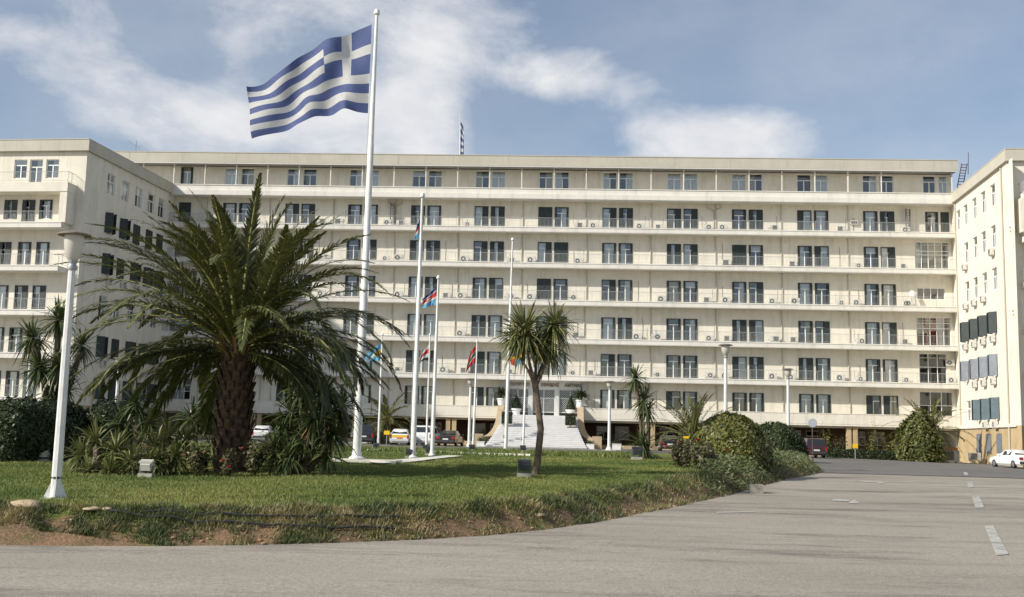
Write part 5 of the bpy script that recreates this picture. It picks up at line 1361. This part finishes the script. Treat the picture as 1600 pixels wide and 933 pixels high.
# palm behind the parked cars
x_ = PX(603, 105); date_palm('drooping pale palm behind the parked cars left of the stairs', (x_, 105, 0), 2.2, .26, 40, 4.0, 62, ll=.6, lw=.07, nl=34, rows=6, per=9, emin=-45, emax=70)
# palm and cone shrub at the right by the arcade
x_ = PX(1447, 103); zb_ = float(zroad(x_, 103)); date_palm('date palm rising behind the cone shrub by the right wing', (x_, 102.2, zb_), 2.5, .3, 46, 4.5, 63, ll=.6, lw=.07, nl=34, rows=6, per=9, emin=-30, emax=78)
x_ = PX(1436, 99); zb_ = float(zroad(x_, 99)); dome('bushy cone shaped evergreen in front of the palm by the right wing', (x_, 99, zb_), 1.65, 1.5, 3.9, 16000, .14, M_hedgey, 36, power=1.8, lump=.17, valscale=.55, jit=1.6, name='cone_shrub')
# hedges and saplings before the arcade on the right
a_ = (PX(1288, 100), 100, float(zroad(PX(1288, 100), 100))); c_ = (PX(1405, 100), 100, float(zroad(PX(1405, 100), 100))); hedge_box('low clipped hedge along the pavement right of the dark minivan', [a_, c_], .9, .75, 6000, .08, M_hedge, 37)
for i, (px, hgt, lab) in enumerate([(1293, 2.6, 'thin sapling beside the dark minivan'), (1314, 2.0, 'bare twiggy sapling between the yellow signs'), (1363, 2.7, 'sapling right of the double column'), (1386, 2.2, 'bushy sapling left of the cone shrub')]):
    x_ = PX(px, 101.5); bush(lab, (x_, 101.5, float(zroad(x_, 101.5))), .8, .6, hgt, 420, .09, M_hedgey if i != 1 else M_rose, 70 + i, 'sapling', 'tree')
x_ = PX(1073, 99); bush('yellow green bush beside the white palm pot', (x_, 97, 0), 1.0, .8, 1.7, 1500, .10, M_hedgey, 80, 'shrub', 'shrub')

# ------------------------------------------------------------------ cars
CG = glass_mat('car_glass', (.10, .12, .12), .10)
M_tyre = mat('tyre', (.018, .018, .018), .85); M_rim = mat('wheel_rim', (.35, .35, .36), .35, metal=.6)
M_tail = mat('tail_light', (.35, .012, .012), .25); M_platew = mat('white_plate', (.7, .7, .66), .5); M_plateo = mat('orange_plate', (.65, .17, .01), .5); M_bump = mat('dark_bumper', (.04, .04, .042), .6); M_inter = mat('car_interior', (.02, .02, .022), .9)
def paint(name, c): 
    m = mat(name, c, .28, spec=.5); b = m.node_tree.nodes['Principled BSDF']; b.inputs['Coat Weight'].default_value = .6; b.inputs['Coat Roughness'].default_value = .08; return m
PROF = {  # fraction of length from the rear, belt height, top height, roof width factor
    'sedan': [(0, .56, .575, .90), (.015, .64, .66, .92), (.16, .67, .70, .90), (.29, .67, .965, .70), (.37, .67, 1.0, .70), (.54, .66, .995, .70), (.70, .65, .69, .86), (.955, .545, .565, .86), (1, .44, .455, .78)],
    'hatch': [(0, .57, .585, .90), (.012, .63, .655, .92), (.085, .655, .94, .72), (.17, .66, 1.0, .72), (.50, .65, .995, .72), (.69, .64, .68, .86), (.955, .54, .56, .86), (1, .44, .455, .78)],
    'van': [(0, .50, .515, .94), (.008, .56, .60, .95), (.035, .57, .96, .82), (.09, .57, 1.0, .82), (.58, .56, .995, .82), (.76, .55, .60, .88), (.96, .45, .47, .86), (1, .38, .39, .80)]}
def car(label, loc, rz, style, col, L, W, H, plate=None, stripe=None, group='parked cars', bumper=None):
    t = thing('parked_car', label, 'car', loc, rz, group); pr = PROF[style]; mb = MB(); w = W / 2; zl = .20; rings = []
    for i, (u, zb, zt, wf) in enumerate(pr):
        y = -L / 2 + u * L; e = .93 if i in (0, len(pr) - 1) else 1.0; zb *= H; zt *= H; ww = w * e
        lo = zl + (.10 if i in (0, len(pr) - 1) else 0)
        rings.append([(0, y, lo), (ww * .86, y, lo), (ww * .985, y, lo + .14), (ww, y, lo + .30), (ww * .985, y, zb - .05), (ww * .95, y, zb), (ww * wf, y, zt - .045), (ww * wf * .86, y, zt), (0, y, zt + .012)])
    n = len(rings[0]); vs = []
    for rg_ in rings: vs += rg_ + [(-p[0], p[1], p[2]) for p in rg_[1:-1]][::-1]
    m_ = n + n - 2; fs = []
    for i in range(len(rings) - 1):
        for j in range(m_):
            q = (j + 1) % m_; fs.append((i * m_ + j, i * m_ + q, (i + 1) * m_ + q, (i + 1) * m_ + j))
    fs += [tuple(range(m_)), tuple((len(rings) - 1) * m_ + j for j in range(m_ - 1, -1, -1))]
    body = mb.add(vs, fs).build('body', paint('paint_' + '_'.join('%02d' % int(c * 99) for c in col), col), t, True); shade_angle(body, 32)
    ir = {'sedan': (2, 3, 5, 6), 'hatch': (1, 2, 4, 5), 'van': (1, 2, 4, 5)}[style]
    def pt(i, sgn, f, k=.006):        # on the greenhouse side of station i, f from belt to roof
        a, b = Vector(rings[i][5]), Vector(rings[i][6]); p = a.lerp(b, f); return Vector((sgn * (p.x + k), p.y, p.z))
    # rear and front glass
    for (i, j, dy) in ((ir[0], ir[1], -.012), (ir[3], ir[2], .012)):
        A = Vector(rings[i][7]); B = Vector(rings[j][6]); za, zb = rings[i][8][2], rings[j][6][2]
        lo = Vector((0, rings[i][7][1], za)).lerp(Vector((0, rings[j][6][1], zb)), .14); hi = Vector((0, rings[i][7][1], za)).lerp(Vector((0, rings[j][6][1], zb)), .96)
        w0 = rings[i][6][0] * .90; w1 = rings[j][6][0] * .90; o = Vector((0, dy, .010))
        MB().add([Vector((-w0, 0, 0)) + lo + o, Vector((w0, 0, 0)) + lo + o, Vector((w1, 0, 0)) + hi + o, Vector((-w1, 0, 0)) + hi + o], [(0, 1, 2, 3)]).build('rear_window' if dy < 0 else 'windscreen', mat('car_window', (.018, .022, .022), .08, spec=.8), t)
    mw = mat('car_window', (.018, .022, .022), .08)
    for sg in (-1, 1):
        a, b = ir[1], ir[2]; mid = (a + b) / 2
        def sp(i0, i1, f, g): return pt(i0, sg, g).lerp(pt(i1, sg, g), f)
        MB().add([sp(a, b, .04, .10), sp(a, b, .47, .10), sp(a, b, .47, .88), sp(a, b, .04, .88)], [(0, 1, 2, 3)]).build('side_window', mw, t)
        MB().add([sp(a, b, .53, .10), sp(a, b, .98, .10), sp(a, b, .98, .88), sp(a, b, .53, .88)], [(0, 1, 2, 3)]).build('side_window', mw, t)
        MB().add([sp(b, ir[3], .08, .10), pt(b, sg, .10), pt(b, sg, .86), sp(b, ir[3], .10, .80)][:4], [(0, 1, 2, 3)]).build('side_window', mw, t)
        # mirror, tail lamp, head lamp
        MB().cbox((sg * (w + .09), rings[ir[3]][0][1] - .35, rings[ir[3]][5][2] + .10), (.18, .10, .14)).build('mirror', body.data.materials[0], t)
        zb = pr[1][1] * H
        tl = MB(); hL = .30 if style != 'sedan' else .20
        tl.box((min(sg * w * .62, sg * (w * .965)), -L / 2 - .004, zb - .06 - hL), (max(sg * w * .62, sg * (w * .965)), -L / 2 + .12, zb - .06)) if style == 'sedan' else tl.box((min(sg * w * .80, sg * (w * .975)), -L / 2 - .004, zb - .04 - hL), (max(sg * w * .80, sg * (w * .975)), -L / 2 + .12, zb - .02))
        tl.build('tail_light', M_tail, t)
        MB().cbox((sg * w * .68, L / 2 - .02, .44 * H - .06), (.32, .10, .13)).build('headlight', M_rim, t)
        for fy in (-.30, .315):
            wh = MB().lathe([(.20, -.10), (.30, -.10), (.315, -.06), (.315, .06), (.30, .10), (.20, .10)], 18); o = wh.build('wheel', M_tyre, t, True, (sg * (w - .095), fy * L, .315)); o.rotation_euler = (0, PI / 2, 0)
            MB().lathe([(.05, .105), (.19, .107), (.20, .09), (.20, -.09), (.19, -.107), (.05, -.105)], 14).build('rim', M_rim, o)
    MB().cbox((0, -L / 2 + .03, .43), (W * .94, .16, .17)).build('bumper', bumper or M_bump, t)
    MB().cbox((0, L / 2 - .04, .40), (W * .88, .16, .17)).build('bumper', bumper or M_bump, t)
    MB().cbox((0, -L / 2 - .012, pr[1][1] * H - .28), (.50, .02, .12)).build('number_plate', plate or M_platew, t)
    if stripe:
        MB().box((-w * .80, -L / 2 - .008, pr[1][1] * H - .20), (w * .80, -L / 2 + .02, pr[1][1] * H - .02)).build('tailgate_stripe', stripe, t)
    return t
def at_road(px, Y): x = PX(px, Y, 690); return (x, Y, float(zroad(x, Y)) + .012)
car('white hatchback parked behind the palm, mostly hidden by yuccas', at_road(413, 101), R(6), 'hatch', (.72, .72, .71), 3.9, 1.68, 1.45)
car('dark blue estate car behind the tallest flagpole', at_road(572, 101), R(4), 'van', (.018, .02, .028), 4.2, 1.75, 1.72)
car('white and yellow liveried hatchback with an orange number plate', at_road(627, 99), R(3), 'hatch', (.74, .74, .72), 3.9, 1.70, 1.42, M_plateo, M_yellow, bumper=mat('pale_bumper', (.55, .55, .54), .5))
car('white small van with twin rear windows', at_road(668, 101.5), R(-7), 'van', (.78, .78, .77), 4.1, 1.72, 1.78, bumper=mat('pale_bumper', (.55, .55, .54), .5))
car('black saloon with red tail lights beside the white van', at_road(704, 100), R(-6), 'sedan', (.012, .013, .016), 4.5, 1.76, 1.40)
car('dark saloon parked under the arcade behind the spiky plant', at_road(1045, 101), R(-2), 'sedan', (.012, .014, .02), 4.4, 1.76, 1.40)
car('dark maroon minivan parked behind the round sign', at_road(1266, 96), R(2), 'van', (.045, .012, .018), 4.2, 1.78, 1.62)
car('white saloon parked by the right wing at the right edge', at_road(1583, 90.0), R(9), 'sedan', (.78, .78, .76), 4.45, 1.74, 1.43)

# ------------------------------------------------------------------ signs, floodlights, small things
def yellow_sign(px, Y, z_top, lab, w=.75):
    b = at_road(px, Y); t = thing('yellow_sign', lab, 'sign', b, 0, 'small yellow parking signs'); MB().tube([(0, 0, 0), (0, 0, z_top)], .04, 6).build('post', M_metalg, t); MB().box((-w / 2, -.06, z_top - .34), (w / 2, -.02, z_top)).build('board', M_yellow, t)
yellow_sign(604, 97, 1.25, 'yellow sign on a post between the dark estate car and the liveried hatchback', .5); yellow_sign(1073, 90, 1.45, 'yellow sign beside the golden dome shrub', .5); yellow_sign(1283, 96, 1.35, 'yellow sign right of the maroon minivan', .45); yellow_sign(1336, 97, 1.3, 'yellow sign in front of the double column', .45)
b = lawn_at(PX(1270, 66, 730), 66.0); zt = P(1270, 661, 66).z; t = thing('round_sign', 'round grey road sign seen from behind at the tip of the island', 'sign', b)
MB().tube([(0, 0, -.1), (0, 0, zt - b.z - .3)], .035, 8).build('post', M_rust, t, True); o = MB().lathe([(.0, -.012), (.26, -.012), (.27, 0), (.26, .012), (.0, .012)], 24).build('disc', mat('sign_back', (.42, .45, .49), .45, var=.06), t, True, (0, -.05, zt - b.z)); o.rotation_euler = (PI / 2, 0, 0)
def floodlight(px, py, wpx, lab, pedestal=True, white=False, s=1.0, tilt=-.35):
    p = at_lawn(px, py); w = size_at(p, wpx); t = thing('floodlight', lab, 'floodlight', p, 0, 'garden floodlights'); hm = mat('dark_floodlight_housing', (.055, .06, .075), .5, var=.2, scale=8) if not white else M_ac; z0 = .0
    if pedestal:
        MB().box((-w * .55, -w * .32, -.15), (w * .55, w * .32, w * .28)).build('concrete_base', M_conc, t); z0 = w * .28
    MB().box((-w * .54, -.02, z0), (-w * .50, .02, z0 + w * .6)).box((w * .50, -.02, z0), (w * .54, .02, z0 + w * .6)).box((-w * .54, -.03, z0), (w * .54, .03, z0 + .02)).build('bracket', M_rail, t)
    h = MB(); a, d, e = w * .5, w * .34, w * .42
    h.add([(-a, -d * .9, -e), (a, -d * .9, -e), (a, -d * .9, e), (-a, -d * .9, e), (-a * .75, d, -e * .6), (a * .75, d, -e * .6), (a * .75, d, e * .6), (-a * .75, d, e * .6)], [(0, 1, 2, 3), (4, 7, 6, 5), (0, 4, 5, 1), (1, 5, 6, 2), (2, 6, 7, 3), (3, 7, 4, 0)])
    for k in range(5): h.box((-a * 1.02, -d * .5 + k * d * .3, e * .8), (a * 1.02, -d * .5 + k * d * .3 + .012, e * 1.02))
    o = h.build('housing', hm, t, False, (0, 0, z0 + w * .58)); o.rotation_euler = (tilt, 0, PI)
    g = MB().box((-a * .86, -d * .94, -e * .84), (a * .86, -d * .905, e * .84)).build('lens', mat('lamp_lens', (.12, .12, .12), .1), o)
floodlight(68, 722, 14, 'white floodlight in front of the left hedge', True, True); floodlight(228, 746, 20, 'white floodlight on a stone block before the low yuccas', True, True)
floodlight(819, 746, 20, 'dark floodlight at the foot of the forked tree'); floodlight(995, 719, 15, 'dark floodlight at the foot of the double headed spiky plant')
floodlight(639, 716, 11, 'grey floodlight on a block at the foot of the second tallest flagpole'); floodlight(670, 712.5, 11, 'grey floodlight on a block by the mid height flagpole'); floodlight(664, 706, 8, 'grey floodlight at the thin pole with the black edged flag'); floodlight(587, 705, 9, 'grey floodlight at the thin pole with the yellow banded flag'); floodlight(737, 707, 9, 'grey floodlight at the pole with the red and green flag'); floodlight(817, 708.5, 9, 'grey floodlight at the thin pole before the stairs')
# pots and plants on the stairs
def pot_plant(label, x, y, z, kind, s=1.0):
    t = thing('potted_plant', label, 'potted plant', (x, y, z), 0, 'potted plants at the entrance'); r = np.random.default_rng(int(abs(x * 100)))
    if kind == 'cycad':
        MB().lathe([(.28, 0), (.36, .5), (.42, .52), (.42, .62), (.34, .63)], 14).build('pot', M_white, t, True)
        MB().lathe([(.10, .6), (.14, .8), (.10, 1.0)], 8).build('trunk', M_trunk, t, True); leaf_part(t, 'leaf_head', [rosette((0, 0, 1.0), (0, 0, 1), 70, .95, .12, r, (-.3, 1.2), .9, val=.15)], M_yucca)
    elif kind == 'cone':
        MB().lathe([(.36, 0), (.42, .55), (.52, .58), (.52, .74), (.42, .75)], 16).build('pot', M_white, t, True)
        n = 1600; u = r.random(n); a = r.random(n) * 6.28; p = np.stack([.46 * (1 - u) ** .8 * np.cos(a), .46 * (1 - u) ** .8 * np.sin(a), .75 + 1.35 * u], -1); nr = unit(np.stack([np.cos(a), np.sin(a), np.full(n, .4)], -1)); V, F = shell_leaves(n, lambda k: (p, nr), .07, r)
        inst('foliage', np_mesh('foliage', V, F, M_hedge, attr=np.clip(r.normal(.2, .2, n), 0, 1)), t, kind='stuff'); MB().lathe([(.40, .76), (.2, 1.5), (.03, 2.0)], 10).build('dark_core', M_hedgein, t, True)  # solid inner cone, coloured dark as the shade behind the leaves
    elif kind == 'cube':
        MB().box((-.3, -.3, 0), (.3, .3, .12)).tube([(0, 0, .1), (0, 0, .5)], .05, 6).build('trunk', M_bark, t)
        n = 2200; p = r.uniform(-1, 1, (n, 3)); k = r.integers(0, 3, n); p[np.arange(n), k] = np.sign(p[np.arange(n), k]); nr = np.zeros((n, 3)); nr[np.arange(n), k] = p[np.arange(n), k]; p = p * [.46, .46, .52] + [0, 0, .85]; V, F = shell_leaves(n, lambda q: (p, nr), .06, r)
        inst('foliage', np_mesh('foliage', V, F, M_hedge, attr=np.clip(r.normal(.3, .2, n), 0, 1)), t, kind='stuff'); MB().box((-.42, -.42, .37), (.42, .42, 1.33)).build('dark_core', M_hedgein, t)  # solid inner block, coloured dark as the shade behind the leaves
    elif kind == 'box':
        MB().box((-.55, -.4, 0), (.55, .4, .78)).box((-.6, -.45, .70), (.6, .45, .8)).build('pot', M_white, t)
        n = 500; p = np.stack([r.normal(0, .25, n), r.normal(0, .18, n), .8 + np.abs(r.normal(0, .28, n))], -1); nr = unit(p - [0, 0, .6]); V, F = shell_leaves(n, lambda q: (p, nr), .07, r); inst('foliage', np_mesh('foliage', V, F, M_hedge, attr=np.clip(r.normal(.3, .2, n), 0, 1)), t, kind='stuff')
    if s != 1: t.scale = (s, s, s)
pot_plant('white potted cycad on top of the left stair wall', -6.45, YS + .15, 4.06, 'cycad', 1.25); pot_plant('white potted cycad on top of the right stair wall', 1.55, YS + .1, 4.06, 'cycad', 1.25)
pot_plant('clipped cone in a white pot before the left door', ENT - 2.85, YS + .45, 3.10, 'cone'); pot_plant('clipped cone in a white pot before the right door', ENT + 2.7, YS + .45, 3.10, 'cone')
zst = rise * n1_ ; yst = sy0 + n1_ * .36 + .55
pot_plant('clipped cube shrub on the left side of the stair landing', -5.45, yst, zst, 'cube'); pot_plant('clipped cube shrub on the right side of the stair landing', .55, yst, zst + .0, 'cube')
pot_plant('square white planter at the left foot of the stairs', PX(752, 100.3), 100.3, 0, 'box', .62); pot_plant('square white planter at the right foot of the stairs', PX(923, 100.3), 100.3, 0, 'box', .62); pot_plant('long white planter right of the plinth lamp', PX(964, 101), 101, 0, 'box', .7)
# concrete blocks at the bank edge
for i, (px, py, sx, sy, sz, lab) in enumerate([(1186, 772, .22, .16, .17, 'broken concrete block at the road edge below the ground cover'), (1168, 764, .13, .12, .15, 'small concrete block behind the broken block'), (1142, 752, .22, .14, .05, 'flat concrete slab set in the lawn near the ground cover')]):
    p = GL(px, py) if i == 2 else G(px, py) + Vector((-.15 * i, .55, 0)); p = gz(p) if i == 2 else p; mb = MB(); r_ = random.Random(i)
    vs = [(x * sx * r_.uniform(.9, 1.1), y * sy * r_.uniform(.9, 1.1), z + (r_.uniform(-.03, .03) if z > 0 else -.1)) for z in (0, sz * 1.6) for x, y in ((-1, -1), (1, -1), (1, 1), (-1, 1))]
    mb.add(vs, [(0, 3, 2, 1), (4, 5, 6, 7), (0, 1, 5, 4), (1, 2, 6, 5), (2, 3, 7, 6), (3, 0, 4, 7)]); tag(mb.build('concrete_block', mat('broken_concrete', (.46, .41, .33), .9, var=.25, scale=6, bump=.4), None, loc=p), lab, 'block')
# standing units by the right wing base
x_ = PX(1483, 104); F0 = Face(main, (0, 0, 0), 0)
ac_unit(F0, PX(1483, 102), 102, float(zroad(PX(1483, 102), 102)) + .1, 'large grey condenser with an orange box on top, right of the cone shrub', 'ground condensers', False, 1.75)
ac_unit(F0, PX(1521, 103.5), 103.5, float(zroad(PX(1521, 103.5), 103.5)) + .3, 'white condenser at the corner of the right wing base', 'ground condensers', False, 1.2)
zz_ = float(zroad(PX(1483, 102), 102)); tag(MB().box((-.5, -.25, 0), (.45, .25, .26)).build('crate', mat('orange_plastic', (.75, .20, .01), .5), None, loc=(PX(1486, 102), 102, zz_ + .1 + 1.03)), 'orange plastic box lying on the large condenser', 'box')
# ------------------------------------------------------------------ road paint
def worn_paint():
    mt = mat('worn_white_paint', (.50, .49, .45), .8); nt = mt.node_tree; N = nt.nodes; L = nt.links; b = N['Principled BSDF']; out = N['Material Output']
    geo = N.new('ShaderNodeNewGeometry'); n = N.new('ShaderNodeTexNoise'); n.inputs['Scale'].default_value = 2.6; n.inputs['Detail'].default_value = 9; n.inputs['Roughness'].default_value = .75; L.new(geo.outputs['Position'], n.inputs['Vector'])
    r = N.new('ShaderNodeMapRange'); r.inputs[1].default_value = .28; r.inputs[2].default_value = .54; r.inputs[4].default_value = .88; L.new(n.outputs[0], r.inputs[0]); tr = N.new('ShaderNodeBsdfTransparent'); ms = N.new('ShaderNodeMixShader'); L.new(r.outputs[0], ms.inputs[0]); L.new(tr.outputs[0], ms.inputs[1]); L.new(b.outputs[0], ms.inputs[2]); L.new(ms.outputs[0], out.inputs[0]); return mt
M_paint = worn_paint()
def marking(name, polys, label=None):
    mb = MB()
    for poly in polys:
        q = [G(*p) for p in poly]; mb.add([v + Vector((0, 0, .012 + .0002 * v.y)) for v in q], [tuple(range(len(q)))])
    o = mb.build(name, M_paint); structure(o); return o
for pl in ([(1538, 823), (1552, 822), (1576, 867), (1557, 869)], [(1519, 777), (1531, 776.5), (1538, 794), (1524, 794.5)], [(1511, 754), (1520, 753.7), (1522.5, 762), (1513, 762.5)], [(1505, 738.5), (1511, 738.3), (1513.5, 743), (1507, 743.4)]): marking('lane_dash', [pl])
marking('arrow_marking', [[(1301, 781), (1326, 781.5), (1328, 784.5), (1301, 783.2)], [(1327, 785.2), (1336, 781.8), (1343, 787.5), (1326, 787.0)]])
marking('arrow_marking', [[(1344, 751.8), (1368, 753.2), (1368, 754.8), (1344, 753.2)], [(1366, 752.4), (1383, 755), (1374, 756.6)]])
marking('edge_line', [[(1120, 801), (1178, 800.5), (1178, 801.7), (1120, 802.3)]])
